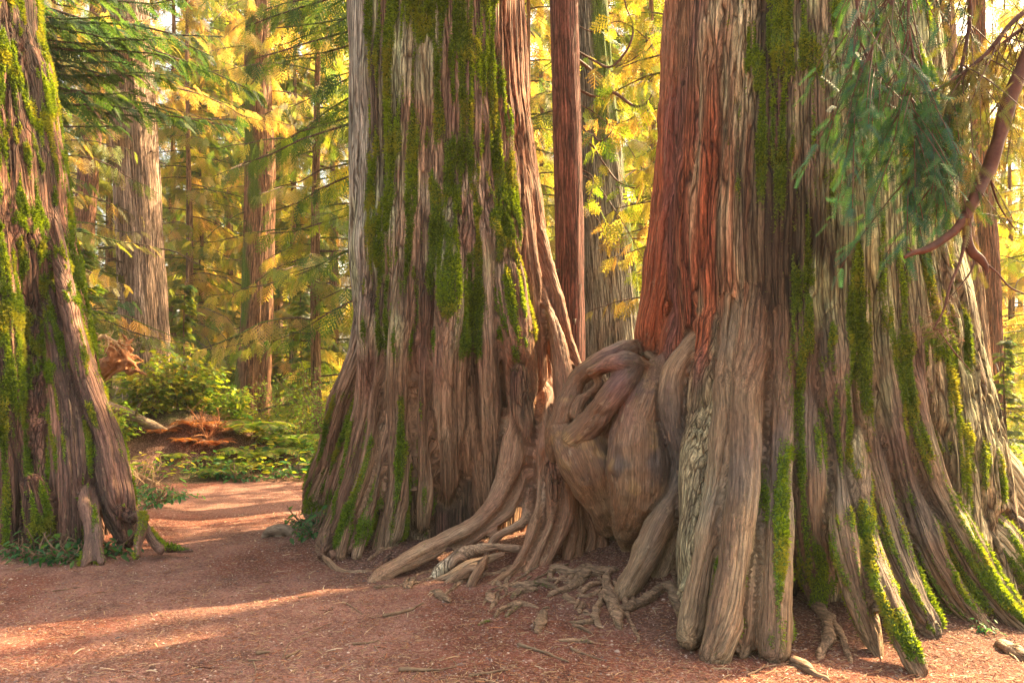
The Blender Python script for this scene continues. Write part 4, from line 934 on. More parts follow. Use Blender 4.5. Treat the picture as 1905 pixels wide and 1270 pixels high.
# ---------- low plants
def fern(label, seed, n=9, L=.75, cols=YGREEN, name='fern'):
    rng = np.random.default_rng(seed); root = empty(name, (0, 0, 0), label, 'fern'); P = []; D = []; U = []; S = []; stems = []
    for i in range(n):
        a = i / n * 6.28 + rng.uniform(-.3, .3); l = L * rng.uniform(.7, 1.1); h = np.array([math.cos(a), math.sin(a), 0]); t = np.linspace(0, 1, 22)
        q = h * (t * l * .85)[:, None] + np.array([0, 0, 1]) * (l * (.85 * t - .75 * t * t))[:, None]; stems.append(tube_geo(np.column_stack([q[::3], .004 * (1 - .8 * t[::3]) + .001]), 4, 0, 0, False))
        sd = np.cross(h, [0, 0, 1])
        for k in range(2, 22):
            tg = q[k] - q[k - 1]; tg /= np.linalg.norm(tg); w = l * .26 * math.sin(math.pi * (k / 22) ** .7) + .012
            for s in (1, -1): P.append(q[k]); D.append(sd * s + tg * .35 + np.array([0, 0, -.15])); U.append(np.cross(tg, sd) * -1 + rng.normal(0, .15, 3)); S.append(w)
    pin = (np.array([(0, -.03, 0), (.3, -.13, 0), (.75, -.10, -.03), (1, 0, -.1), (.75, .10, -.03), (.3, .13, 0)]), [(0, 1, 2, 3), (0, 3, 4, 5)])
    wood_obj('stem', stems, M_TWIG, root, (0, 0, 0)); leaves('frond', [place(pin, np.array(P), np.array(D), np.array(U), np.array(S), palette(len(P), cols, rng))], M_BROAD, root); return root
def shrub(label, seed, H=1.2, W=.7, n=420, leaf=.10, cols=YGREEN, proto=LF_MAPLE, name='leafy_shrub', stemsn=9, flat=.35):
    rng = np.random.default_rng(seed); root = empty(name, (0, 0, 0), label, 'shrub'); stems = []; P = []; D = []; U = []; S = []
    for i in range(stemsn):
        a = rng.uniform(0, 6.28); w = W * rng.uniform(.3, 1); t = np.linspace(0, 1, 8); hh = H * rng.uniform(.6, 1)
        q = np.column_stack([math.cos(a) * w * t ** 1.2, math.sin(a) * w * t ** 1.2, hh * t ** .85]) + np.cumsum(rng.normal(0, .015, (8, 3)), 0)
        stems.append(tube_geo(np.column_stack([q, .008 * (1 - .7 * t) + .002]), 5, 0, 0, False))
        for k in range(n // stemsn):
            u = rng.uniform(.15, 1); o = q[int(u * 7)]; off = rng.normal(0, 1, 3) * np.array([1, 1, .35]) * W * .28
            if k % 6 == 0: stems.append(tube_geo(np.column_stack([np.linspace(o, o + off, 3), [.003, .002, .001]]), 4, 0, 0, False))
            P.append(o + off); dd = off + rng.normal(0, .1, 3); dd[2] = -abs(dd[2]) * .3 - .05; D.append(dd); U.append(np.array([0, 0, 1]) + rng.normal(0, flat, 3)); S.append(leaf * rng.uniform(.5, 1.3))
    wood_obj('stem', stems, M_TWIG, root, (0, 0, 0)); leaves('leaves', [place(proto, np.array(P), np.array(D), np.array(U), np.array(S), palette(len(P), cols, rng, .3))], M_BROAD, root); return root
def setp(o, px, Y, rz=0, sc=1, label=None, dz=0):
    l = gpos(px, Y); l[2] += dz; o.location = l; o.rotation_euler = (0, 0, rz); o.scale = (sc,) * 3
    if label: o['label'] = label
    return o
DARKG = [(.02, .09, .035), (.03, .12, .045), (.05, .15, .04)]
sh = shrub('', 201, 1.3, .8, 520, .15); fr = fern('', 202); sh2 = shrub('', 203, 1.9, .9, 900, .075, [(.10, .20, .02), (.14, .24, .03), (.08, .15, .02)], LF_OVAL); br = fern('', 205, 10, .7, [(.22, .075, .02), (.30, .12, .03), (.16, .06, .02)], name='withered_fern')
low = shrub('', 206, .22, .26, 60, .085, DARKG, LF_OVAL, name='ground_plant', stemsn=7, flat=.25)
for o, g_ in ((sh, 'maple leaved shrubs on the forest floor'), (fr, 'ferns on the forest floor'), (sh2, 'fine leaved green shrubs'), (br, 'withered brown ferns on the bank'), (low, 'low green plants around the trunks')): o['group'] = g_
low['category'] = 'plant'; br['label'] = ''
def many(pr, lst):
    for i, (px, Y, rz, sc, lab) in enumerate(lst):
        if i == 0: setp(pr, px, Y, rz, sc, lab)
        else: dup(pr, tuple(gpos(px, Y)), rz, sc, lab)
many(sh, [(330, 13.2, 0, .85, 'yellow green maple shrub on the crest of the bank over the log'), (265, 13.0, 1, .7, 'maple shrub at the foot of the pale trunk near the left cedar'), (395, 14.5, 2, .8, 'maple shrub on the right shoulder of the bank'),
          (430, 17, 3, .8, 'maple shrub in front of the mossy reddish trunk'), (585, 16, 4, .85, 'maple shrub glowing left of the middle giant'), (310, 15.5, 2.6, .95, 'tallest maple shrub right against the pale trunk'),
          (1830, 11.5, 1.5, .5, 'maple shrub at the base of the right edge trunks'), (1895, 10.5, 2.5, .45, 'broad leaved shrub at the right edge beside the flaring root'),
 (225, 12.2, .8, .5, 'small maple shrub half hidden by the left cedar at the log'), (285, 12.9, 4.4, .65, 'maple shrub leaning over the middle of the pale log'), (365, 13.4, 5.1, .7, 'maple shrub above the withered ferns on the bank'), (430, 13.6, 3.3, .55, 'maple shrub where the bank meets the path bend'), (520, 15.0, 1.9, .7, 'maple shrub beyond the path bend ferns')])
many(sh2, [(610, 13.0, 0, .9, 'tall fine leaved shrub against the left side of the middle giant'), (570, 15, 1.3, .8, 'fine leaved shrub behind the path bend'), (630, 17, 2.3, 1.1, 'taller fine leaved shrub in sun behind the middle giant'),
           (520, 19, 3, .8, 'fine leaved shrub right of the mossy reddish trunk'), (390, 20, 3.6, .9, 'fine leaved shrub left of the mossy reddish trunk'), (1870, 14.5, .4, .6, 'fine leaved shrub below the thin orange trunk')])
many(fr, [(440, 11.8, 0, .85, 'fern at the edge of the path below the bank'), (480, 12.3, 1, 1.15, 'broad fern right of the bank at the path bend'), (395, 12.0, 2, .5, 'small fern at the foot of the bank'),
          (540, 13.6, 2, 1.3, 'fern in front of the fine leaved shrubs'), (500, 14.5, 3, .9, 'fern behind the path bend fern'), (455, 15.5, .5, .8, 'fern at the foot of the mossy reddish trunk'), (590, 12.6, 4, .6, 'fern close to the far left root of the middle giant'),
          (350, 14.3, 5, .7, 'fern behind the log on the bank'), (470, 13.2, .3, 1.4, 'tall fern rising behind the path bend'), (515, 12.7, 4.1, .7, 'fern between the bank and the middle giant'), (415, 11.5, 5.5, .75, 'low fern spilling onto the path edge'), (325, 11.9, 2.9, .45, 'low fern at the left foot of the bank'), (1850, 9.8, 1, .5, 'fern at the right edge beyond the flaring roots'), (1880, 12.8, 2, .7, 'fern at the right edge under the young conifer')])
many(br, [(400, 12.4, 0, .75, 'withered brown fern on the right slope of the bank'), (370, 12.7, 1, .8, 'withered fern under the maple shrub on the bank'), (345, 12.3, 2, .55, 'smallest withered fern low on the bank'), (300, 12.4, 4, .6, 'withered fern just below the pale log'), (425, 12.9, 3, .7, 'withered fern beside the green path bend fern')])
lowspots = [(30, 6.55), (60, 6.45), (95, 6.5), (125, 6.4), (75, 6.7), (110, 6.7), (20, 6.9), (140, 6.6), (215, 6.75), (255, 9.3), (280, 9.6), (305, 9.5), (330, 9.8), (265, 10.0), (290, 8.8), (572, 7.6), (590, 7.4), (560, 7.9), (600, 7.7), (580, 7.2), (612, 7.35),
            (1828, 4.62), (1870, 9.0), (1895, 9.4), (1855, 10.2), (1900, 8.6), (520, 11.6), (560, 12.0), (470, 11.3), (400, 11.4), (440, 11.2), (540, 11.9), (375, 11.6)]
def where(px, Y):
    if px < 230 and Y < 8: return 'low green plant among those at the foot of the left cedar'
    if px < 340: return 'low sunlit plant in the patch right of the left cedar'
    if 550 < px < 640 and Y < 8.2: return 'low dark green plant beside the left roots of the middle giant'
    if px > 1800 and Y < 5: return 'tiny seedling plant on bare soil by the right hand roots'
    if px > 1800: return 'broad green plant at the right edge behind the roots'
    return 'low green plant lining the far edge of the path bend'
for i, (px, Y) in enumerate(lowspots):
    sc = rg.uniform(.55, 1.0) * (1 if Y < 8 else 1.15) * (.35 if px == 1828 else 1)
    if i == 0: setp(low, px, Y, 0, sc, where(px, Y))
    else: dup(low, tuple(gpos(px, Y)), rg.uniform(0, 6.28), sc, where(px, Y))

# ground cover beyond the path: nobody could count it
def cover():
    n = 26000; x = rg.uniform(-12, 11, n); y = 10.8 + 22 * rg.random(n) ** 1.6; k = ~is_path(x, y); x, y = x[k], y[k]
    m = fbm(np.stack([x * .8, y * .8, 0 * x], 1), 3, 6) + .25 * smooth(11, 14, y); k = (m > .5) & (np.abs(x - (y * -.38)) > .0); k &= ~((np.hypot(x + 5.2, y - 12.7) < 1.1)); x, y = x[k], y[k]; n = len(x)
    P = np.stack([x, y, height(x, y) + rg.uniform(.03, .28, n)], 1)
    leaves('ground_cover', [place(LF_OVAL, P, rg.normal(0, 1, (n, 3)) * [1, 1, .2], np.array([0, 0, 1]) + rg.normal(0, .4, (n, 3)), rg.uniform(.06, .16, n), palette(n, YGREEN + DARKG[1:], rg, .3))], M_BROAD, label='low leafy green ground cover on the forest floor', cat='ground cover', kind='stuff')
cover()
# ================================================================== hanging boughs near the giants
DK = [(.03, .075, .022), (.045, .10, .025), (.07, .12, .02), (.025, .07, .04)]
def side_tree(px, Y, r, label, name, crowns, seed, H=9, lean=0):
    b = gpos(px, Y); root = empty(name, b, label, 'tree'); P = [(*(b + [0, 0, -.3]), r), (*(b + [lean * .5, 0, H * .5]), r * .8), (*(b + [lean, 0, H]), r * .5)]
    D_, to = trunk_mesh('trunk', P, root, b, (.16, .09, .055), (.22, .13, .08), 40, .012, 0, None, seed, .15, per=.12)
    W = []; G = []; rng = np.random.default_rng(seed)
    for c in crowns:
        w, f = branch_set(D_, rng=rng, **c); W += w; G.append(f)
    add_wood(to, W, b); leaves('foliage', G, M_LEAF, root, b); return root
side_tree(-70, 10.6, .15, 'dark green hemlock whose boughs reach out from behind the left edge cedar', 'hemlock_tree',
          [dict(z0=4.9, z1=6.7, nb=17, Lf=lambda t: 3.3, az=(-.42, .50), cols=DK, spr=SP_FLAT, step=.085, size=.30, hang=.35, droop=.22, up=.05),
           dict(z0=2.0, z1=4.6, nb=12, Lf=lambda t: 2.0, az=(-.5, .4), cols=DK + SUN_GOLD[:2], spr=SP_FLAT, step=.10, size=.28, hang=.4, droop=.4)], 301)
side_tree(790, 10.4, .14, 'green cedar hidden behind the middle giant with boughs showing on its left', 'cedar_tree',
          [dict(z0=4.7, z1=7.2, nb=16, Lf=lambda t: 2.1, az=(2.6, 3.7), cols=DK + YGREEN[:1], spr=SP_CEDAR, step=.10, size=.34, hang=.6, droop=.5, up=.0),
           dict(z0=2.6, z1=4.6, nb=8, Lf=lambda t: 1.7, az=(2.7, 3.6), cols=DK + YGREEN, spr=SP_CEDAR, step=.12, size=.34, hang=.7, droop=.7)], 302)
side_tree(1262, 11.2, .12, 'yellow green cedar behind the orange flank with fronds hanging in the gap', 'cedar_tree',
          [dict(z0=2.6, z1=7.0, nb=15, Lf=lambda t: 1.1, az=(2.3, 4.1), cols=YGREEN + SUN_GOLD[:2], spr=SP_CEDAR, step=.11, size=.30, hang=.9, droop=.7),
           dict(z0=8.2, z1=12.6, nb=20, Lf=lambda t: 2.3, cols=YGREEN + SUN_GOLD[:2], spr=SP_CEDAR, step=.16, size=.45, hang=.8, droop=.5)], 303, H=13)  # upper crown above the view, added to dapple the sun streak

# a tall cedar added out of view to the right; its high crown breaks up the sunbeams on the path
unseen_conifer = conifer('cedar_tree', 'added cedar out of view beyond the right edge, its high crown dappling the path', 18, .28, 12, 15, lambda t: 2.6 * (1 - .4 * t), YGREEN, 401, SP_CEDAR, .2, .5, .8, .5)
unseen_conifer.location = (10.9, 14.2, hz(10.9, 14.2))
def px_tube(pts, seg=8, jit=.12, seed=1, per=.04):
    P = np.array([[*at(a, b, c), r * .85] for a, b, c, r in pts]); return tube_geo(catmull(P, per), seg, jit, seed)
# limbs hanging before the pale grey trunk
def limb_tree():
    b = gpos(1100, 10.9); root = empty('vine_maple', b, 'mossy curving bare limbs hanging in the gap beside the slender red trunk', 'small tree')
    L = [[(1062, 900, 10.9, .035), (1060, 700, 10.9, .032), (1058, 520, 10.9, .03), (1060, 400, 10.9, .028), (1056, 280, 10.9, .028), (1056, 180, 10.9, .026), (1052, 60, 10.9, .024), (1050, -60, 10.9, .02)],
         [(1056, 155, 10.9, .022), (1106, 180, 10.9, .022), (1140, 172, 10.8, .024), (1180, 198, 10.8, .022), (1204, 190, 10.8, .015), (1216, 170, 10.8, .006)],
         [(1056, 245, 10.9, .02), (1100, 270, 10.9, .02), (1120, 300, 10.8, .016), (1150, 338, 10.7, .014), (1184, 350, 10.7, .010), (1190, 338, 10.7, .004)],
         [(1056, 85, 10.9, .02), (1100, 110, 10.9, .02), (1135, 125, 10.7, .02), (1165, 95, 10.6, .018), (1178, 55, 10.6, .014), (1164, 10, 10.6, .01), (1158, -30, 10.6, .006)],
         [(1056, 105, 10.9, .024), (1098, 130, 10.9, .024), (1068, 105, 10.4, .022), (1040, 84, 10.3, .02), (1026, 74, 10.3, .01)],
         [(1056, 225, 10.9, .012), (1100, 250, 10.9, .012), (1120, 262, 10.7, .012), (1145, 236, 10.7, .008), (1158, 214, 10.7, .004)],
         [(1056, 305, 10.9, .012), (1102, 330, 10.9, .012), (1096, 380, 10.7, .010), (1118, 420, 10.7, .007), (1140, 480, 10.7, .003)],
         [(1056, 185, 10.9, .01), (1106, 210, 10.9, .01), (1160, 260, 10.7, .007), (1200, 330, 10.7, .005), (1225, 400, 10.7, .003)],
         [(1056, 315, 10.9, .01), (1106, 340, 10.9, .01), (1150, 400, 10.7, .007), (1185, 460, 10.7, .005), (1215, 520, 10.7, .003)],
         [(1056, 35, 10.9, .01), (1104, 60, 10.9, .01), (1150, 40, 10.7, .008), (1200, 70, 10.7, .006), (1235, 120, 10.7, .003)]]
    me = geo_mesh('limbs', [px_tube(l, 8, .2, i) for i, l in enumerate(L)]); co = np.empty(len(me.vertices) * 3, np.float32); me.vertices.foreach_get('co', co)
    me.vertices.foreach_set('co', (co.reshape(-1, 3) - b).astype(np.float32).ravel()); link('limbs', me, M_REDBRANCH, root)
    rng = np.random.default_rng(5); P = []; D = []
    for l in L[1:]:
        for _ in range(12):
            i = rng.integers(1, len(l)); a = at(*l[i][:3]); P.append(a + rng.normal(0, .05, 3)); D.append([rng.normal(0, .6), rng.normal(0, .6), -rng.uniform(.3, 1)])
    n = len(P); leaves('foliage', [place(SP_CEDAR, np.array(P), np.array(D), rng.normal(0, 1, (n, 3)), rng.uniform(.18, .4, n), palette(n, YGREEN + SUN_GOLD[:2], rng))], M_LEAF, root, b)
limb_tree()

# ---------- yew at the right: trunk outside the frame, limb and needles hanging in
def yew():
    b = gpos(2260, 4.3); root = empty('yew_tree', b, 'yew with a bare red brown limb and blue green needles hanging before the right giant', 'tree')
    def mk(name, L, mat=M_REDBRANCH):
        me = geo_mesh(name, [px_tube(l, 10, .22, i + 3, .02) for i, l in enumerate(L)]); co = np.empty(len(me.vertices) * 3, np.float32); me.vertices.foreach_get('co', co)
        me.vertices.foreach_set('co', (co.reshape(-1, 3) - b).astype(np.float32).ravel()); return link(name, me, mat, root)
    mk('trunk', [[(2260, 1240, 4.3, .13), (2250, 700, 4.3, .11), (2230, 100, 4.3, .10), (2200, -500, 4.3, .08)]])
    mk('branch', [[(2232, 60, 4.3, .06), (2080, 10, 4.15, .05), (1960, 40, 4.05, .046), (1900, 130, 4.0, .043), (1873, 200, 4.0, .041), (1852, 280, 4.0, .038), (1838, 318, 4.0, .040), (1812, 370, 3.97, .034), (1796, 402, 3.95, .032), (1768, 436, 3.93, .024), (1728, 462, 3.9, .020), (1700, 470, 3.88, .016), (1684, 478, 3.87, .011)],
                  [(1806, 380, 3.96, .026), (1798, 430, 3.96, .026), (1806, 466, 3.96, .025), (1826, 484, 3.96, .022), (1836, 500, 3.96, .014), (1834, 512, 3.96, .004)],
                  [(1826, 484, 3.96, .008), (1852, 505, 3.96, .006), (1880, 535, 3.96, .005), (1915, 552, 3.96, .004), (1980, 600, 3.96, .003)],
                  [(1797, 440, 3.95, .012), (1786, 486, 3.93, .009), (1768, 530, 3.9, .007), (1756, 575, 3.9, .006), (1736, 614, 3.9, .004), (1745, 612, 3.9, .004), (1772, 650, 3.9, .004), (1806, 690, 3.9, .002)],
                  [(1812, 488, 3.95, .006), (1806, 505, 3.94, .005), (1784, 535, 3.93, .003), (1762, 560, 3.93, .002)],
                  [(1852, 280, 4.0, .01), (1862, 230, 4.0, .008), (1880, 200, 4.0, .005)], [(1838, 318, 4.0, .008), (1858, 380, 4.05, .006), (1890, 430, 4.1, .003)],
                  [(1700, 472, 3.88, .008), (1692, 462, 3.87, .004), (1686, 460, 3.86, .002)]])
    rng = np.random.default_rng(12); tw = []; P = []; D = []; U = []; S = []; Ck = []
    main = [[(2230, 60, 4.3, .04), (2050, -40, 4.2, .03), (1910, 20, 4.1, .016), (1830, 105, 4.05, .013), (1745, 165, 4.0, .009), (1670, 180, 3.98, .004)],
            [(2230, 30, 4.3, .04), (2050, -10, 4.25, .025), (1900, 55, 4.15, .012), (1800, 150, 4.1, .010), (1730, 250, 4.05, .005), (1690, 330, 4.0, .003)],
            [(2220, -60, 4.3, .04), (2000, -160, 4.2, .03), (1815, -90, 4.1, .016), (1805, 30, 4.1, .012), (1790, 120, 4.05, .010), (1762, 230, 4.05, .006), (1748, 330, 4.05, .003)],
            [(2220, -120, 4.3, .045), (2000, -200, 4.2, .03), (1760, -140, 4.1, .02), (1610, -60, 4.0, .012), (1600, 60, 3.98, .008), (1618, 110, 3.98, .006), (1650, 160, 3.98, .003)],
            [(2220, -100, 4.3, .045), (1950, -170, 4.2, .03), (1700, -90, 4.05, .015), (1655, 20, 4.0, .009), (1615, 110, 3.95, .006), (1590, 210, 3.95, .003)],
            [(2220, -100, 4.3, .045), (1980, -190, 4.2, .03), (1720, -120, 4.0, .015), (1690, 20, 3.95, .009), (1700, 120, 3.92, .006), (1690, 230, 3.92, .003)],
            [(2230, 30, 4.3, .03), (2020, 60, 4.3, .02), (1900, 150, 4.3, .010), (1830, 230, 4.3, .006), (1790, 320, 4.3, .003)]]
    for li, l in enumerate(main):
        tw.append(px_tube(l, 7, .15, li, .04)); dp = catmull(np.array([[*at(a, b_, c), r] for a, b_, c, r in l]), .04)
        nstart = int(len(dp) * (.38 if li != 6 else .5))
        for i in range(nstart, len(dp)):
            for _ in range(3 if li < 6 else 2):
                if rng.random() < .55: continue
                o = dp[i, :3]; L = rng.uniform(.16, .46); h = np.array([rng.normal(-.06, .42), rng.normal(0, .45), -rng.uniform(.6, 1.1)]); t = np.linspace(0, 1, 6)[:, None]
                q = o + h * t * L + np.array([0, 0, -.25]) * t ** 2 * L; tw.append(tube_geo(np.column_stack([q, .0032 * (1 - .7 * t[:, 0]) + .0008]), 4, 0, 0, False))
                zf = q[-1, 2]
                k = int(L / .028); gold = rng.random() < smooth(1735, 1800, np.array([(q[2, 0]) / q[2, 1] * F + CX]))[0]
                for u in np.linspace(.12, 1, k):
                    if rng.random() < .12: continue
                    p = o + h * u * L + np.array([0, 0, -.25]) * u * u * L
                    pyx = HY - (p[2] - CAMZ) / p[1] * F; den = smooth(40, 230, np.array([pyx]))[0]
                    if rng.random() > .35 + .65 * den: continue
                    P.append(p); D.append(h * .6 + rng.normal(0, .45, 3) + [0, 0, -.35]); U.append(rng.normal(0, .6, 3) + [0, -.6, .4]); S.append(rng.uniform(.08, .145)); Ck.append(1 if gold else 0)
    mk_me = geo_mesh('twigs', tw); co = np.empty(len(mk_me.vertices) * 3, np.float32); mk_me.vertices.foreach_get('co', co)
    mk_me.vertices.foreach_set('co', (co.reshape(-1, 3) - b).astype(np.float32).ravel()); link('twigs', mk_me, M_REDBRANCH, root)
    n = len(P); Ck = np.array(Ck)[:, None]; c = palette(n, [(.020, .075, .042), (.026, .095, .060), (.035, .10, .03), (.06, .13, .03)], rng, .35) * (1 - Ck) + palette(n, [(.12, .12, .03), (.20, .15, .04), (.09, .12, .03)], rng) * Ck
    leaves('foliage', [place(SP_NEEDLE, np.array(P), np.array(D), np.array(U), np.array(S), c)], M_YEW, root, b)
    # fine dead twigs below the limb
    W = []; 
    for s0 in range(9):
        o = at(rng.uniform(1745, 1800), rng.uniform(540, 640), 3.93); 
        for _ in range(4):
            h = np.array([rng.uniform(-1, -.3), rng.normal(0, .3), rng.normal(0, .25)]); L = rng.uniform(.08, .26); t = np.linspace(0, 1, 6)[:, None]
            q = o + h * t * L + np.array([0, 0, .12]) * np.sin(t * 3) * L; W.append(tube_geo(np.column_stack([q, .0016 * (1 - .6 * t[:, 0])]), 3, 0, 0, False))
            for u in (.3, .5, .7, .85):
                o2 = o + h * u * L; h2 = h + rng.normal(0, .7, 3); q2 = o2 + h2 * np.linspace(0, 1, 3)[:, None] * L * .3; W.append(tube_geo(np.column_stack([q2, [.001, .0009, .0006]]), 3, 0, 0, False))
    mt = geo_mesh('dead_twigs', W); co = np.empty(len(mt.vertices) * 3, np.float32); mt.vertices.foreach_get('co', co)
    mt.vertices.foreach_set('co', (co.reshape(-1, 3) - b).astype(np.float32).ravel()); o_ = link('dead_twigs', mt, M_TWIG, root); o_['kind'] = 'stuff'
yew()

# ================================================================== fallen wood on the left
M_GREYLOG = simple_material('weathered_log', (.09, .055, .035), (.34, .24, .16), 9.0, bump=.7, stretch=(1, 4, 4), dist=.03)
def union_small(name, tubes, voxel, mat, label=None, cat=None, group=None, amp=.01, parent=None, sm=3, freq=12):
    me = geo_mesh('tmp', [tube_geo(catmull(np.array(t), .05), 14, .15, i + 9) for i, t in enumerate(tubes)]); o = bpy.data.objects.new('tmp', me); C.objects.link(o)
    m = o.modifiers.new('r', 'REMESH'); m.mode = 'VOXEL'; m.voxel_size = voxel; s_ = o.modifiers.new('s', 'SMOOTH'); s_.iterations = sm
    bpy.context.view_layer.update(); m2 = bpy.data.meshes.new_from_object(o.evaluated_get(bpy.context.evaluated_depsgraph_get())); bpy.data.objects.remove(o); bpy.data.meshes.remove(me)
    nv = len(m2.vertices); v = np.empty(nv * 3, np.float32); m2.vertices.foreach_get('co', v); v = v.reshape(-1, 3); nm = np.empty(nv * 3, np.float32); m2.vertices.foreach_get('normal', nm); nm = nm.reshape(-1, 3)
    b = np.array([v[:, 0].mean(), v[:, 1].mean(), v[:, 2].min()])
    v = v + nm * ((fbm(v * freq, 3, 3) - .5) * 2 * amp)[:, None]; m2.vertices.foreach_set('co', (v - b).astype(np.float32).ravel()); m2.name = name
    m2.polygons.foreach_set('use_smooth', np.ones(len(m2.polygons), dtype=bool)); m2.update()
    o = link(name, m2, mat, parent, label, cat, group); o.location = b; return o
def pt(px, py, Y, r): return [*at(px, py, Y), r]
tb = []; rg2 = np.random.default_rng(8)
for i in range(34):
    a = rg2.uniform(-1.9, 1.9); c0 = at(222, 668, 11.8) + rg2.normal(0, .07, 3); L = rg2.uniform(.15, .42); h = np.array([math.cos(a), rg2.uniform(-.7, .5), math.sin(a) * .75]); q = [c0]
    for k in range(5): h = h + rg2.normal(0, .55, 3); q.append(q[-1] + h / np.linalg.norm(h) * L / 5)
    tb.append([[*p, r] for p, r in zip(q, (.06, .038, .028, .022, .016, .010))])
tb.append([pt(228, 662, 11.8, .10), pt(205, 678, 12.0, .14), pt(150, 712, 12.3, .16), pt(60, 765, 12.8, .20)])
union_small('upturned_root', tb, .014, M_ORANGE, 'torn orange root mass at the end of a fallen trunk beside the left cedar', 'root', amp=.03, freq=11)
W = []
union_small('log', [[pt(150, 722, 12.2, .08), pt(210, 758, 12.3, .085), pt(265, 782, 12.4, .08), pt(310, 808, 12.5, .08), pt(350, 828, 12.7, .07)], [pt(250, 776, 12.35, .02), pt(262, 748, 12.2, .014), pt(285, 730, 12.2, .006)]], .016, M_GREYLOG, 'pale weathered log lying across the earth bank', 'log', amp=.02, freq=6)
union_small('branch', [[pt(225, 862, 10.9, .02), pt(250, 878, 10.8, .025), pt(285, 896, 10.7, .02), pt(300, 902, 10.6, .01)]], .01, M_PALEWOOD, 'short grey branch lying at the foot of the bank by the left cedar', 'branch', amp=.004)
def dry_bush(name, label, c0, n, L, r, mat, seed, spread=.6, upz=1.0, cat='dry branches', lv=2):
    rng = np.random.default_rng(seed); W = []; b = np.array(c0)
    def grow(o, h, L, r, lv):
        t = np.linspace(0, 1, 6)[:, None]; cv = rng.normal(0, .25, 3); q = o + h * t * L + cv * t ** 2 * L; W.append(tube_geo(np.column_stack([q, r * (1 - .6 * t[:, 0])]), 6, .1, 0, True))
        if lv:
            for u in (.45, .7, .95):
                h2 = h + rng.normal(0, spread, 3); grow(o + h * u * L + cv * u * u * L, h2 / np.linalg.norm(h2), L * .5, r * .6, lv - 1)
    for i in range(n):
        h = np.array([rng.normal(0, spread), rng.normal(0, spread), upz]); grow(b + rng.normal(0, .01, 3), h / np.linalg.norm(h), L * rng.uniform(.7, 1.2), r, lv)
    return W, b
for nm, lb, c0, n, L, r, mat, sd, sp, uz in (
    ('dead_shrub', 'bare yellow forked dead shrub in the sun patch right of the left cedar', gpos(250, 10.6), 5, .34, .014, M_PALEWOOD, 4, .55, 1.0),
    ('dead_shrub', 'smaller bare pale dead shrub beside the yellow forked one', gpos(282, 10.4), 5, .20, .008, M_PALEWOOD, 6, .6, 1.0),
    ('dead_branches', 'tangle of bleached bare twigs hanging left of the torn orange root', at(195, 625, 11.7), 9, .30, .011, M_PALEWOOD, 9, .8, -.35)):
    W, b = dry_bush(nm, lb, c0, n, L, r, mat, sd, sp, uz); o = wood_obj(nm, W, mat, None, b); o.location = b; tag(o, lb, 'shrub' if nm == 'dead_shrub' else 'branches', 'bare dead shrubs by the bank' if nm == 'dead_shrub' else None)
W, b = dry_bush('', '', gpos(385, 12.5), 16, .42, .012, None, 21, .7, .7); o = wood_obj('dead_branches', W, M_ORANGE, None, b); o.location = b; tag(o, 'rusty brown dead branches heaped on the right slope of the bank', 'branches')
union_small('stump', [[pt(492, 1000, 7.45, .03), pt(500, 988, 7.45, .045), pt(518, 984, 7.45, .055), pt(536, 986, 7.45, .05), pt(545, 995, 7.45, .04)], [pt(520, 990, 7.45, .05), pt(520, 1006, 7.45, .05)], [pt(540, 985, 7.45, .03), pt(542, 1004, 7.45, .04)]], .01, M_GREYLOG, 'small broken grey stump in the path left of the middle giant', 'stump', amp=.012)
for i, (px, py, Y, r, lb) in enumerate([(555, 884, 12.0, .06, 'largest sunlit stone at the far side of the path bend'), (532, 888, 11.8, .035, 'small stone left of the largest stone at the path bend'), (566, 880, 12.3, .05, 'stone touching the outline of the middle giant at the path bend')]):
    p = gpos(px, Y); union_small('stone', [[[p[0] - r, p[1], p[2] + r * .3, r * .8], [p[0] + r, p[1], p[2] + r * .35, r]]], .012, M_GREYLOG, lb, 'stone', 'stones at the path bend', amp=.02, freq=8)
union_small('mossy_mound', [[[*(gpos(520, 13.4) + [0, 0, -.08]), .24], [*(gpos(575, 13.6) + [0, 0, -.05]), .22], [*(gpos(610, 13.8) + [0, 0, -.1]), .16]]], .03, simple_material('mossy_soil', (.06, .09, .012), (.16, .17, .03), 9.0, bump=.6), 'low mossy mound behind the path bend', 'mound', amp=.04, freq=4)

# ================================================================== small bare roots on the soil: parts of the two giants
def root_px(sc, ox, oy, pts): return [(ox + x / sc, oy + y / sc, r) for x, y, r in pts]
def surf_root(parent, pts, seed, sink=.35, rough=.35):
    P = []
    for px, py, r in pts:
        Y = CAMZ * F / (py - HY)
        for _ in range(4):
            x = (px - CX) / F * Y; Y = (CAMZ - hz(x, Y)) * F / (py - HY)
        x = (px - CX) / F * Y; P.append([x, Y, hz(x, Y) + r * sink, r])
    D_ = catmull(np.array(P), .02); D_[0, 3] *= .5; D_[-1, 3] *= .3; v, f, t = tube_geo(D_, 12, .38, seed)
    v = v + (np.stack([vnoise(v * 16 + k * 9, seed + k) for k in range(3)], 1) - .5) * .020
    b = np.array(parent.location); me = geo_mesh('root', [(v - b, f, t)]); n = len(v)
    cs = np.r_[0, np.cumsum(np.linalg.norm(np.diff(D_[:, :3], axis=0), axis=1))]
    attr_v(me, 'grain', np.stack([v[:, 2] * 1.0, v[:, 1] * .3 + v[:, 0] * .3, (v @ (D_[-1, :3] - D_[0, :3])) / (np.linalg.norm(D_[-1, :3] - D_[0, :3]) + 1e-6)], 1)); attr_col(me, 'col', np.tile(np.array([.27, .155, .09]) * random.uniform(.75, 1.15), (n, 1)))
    attr_f(me, 'rough', np.full(n, rough)); attr_f(me, 'moss', np.clip((fbm(v * 5, 2, 5) - .58) * 4, 0, 1) * .35); link('root', me, M_BARK, parent)
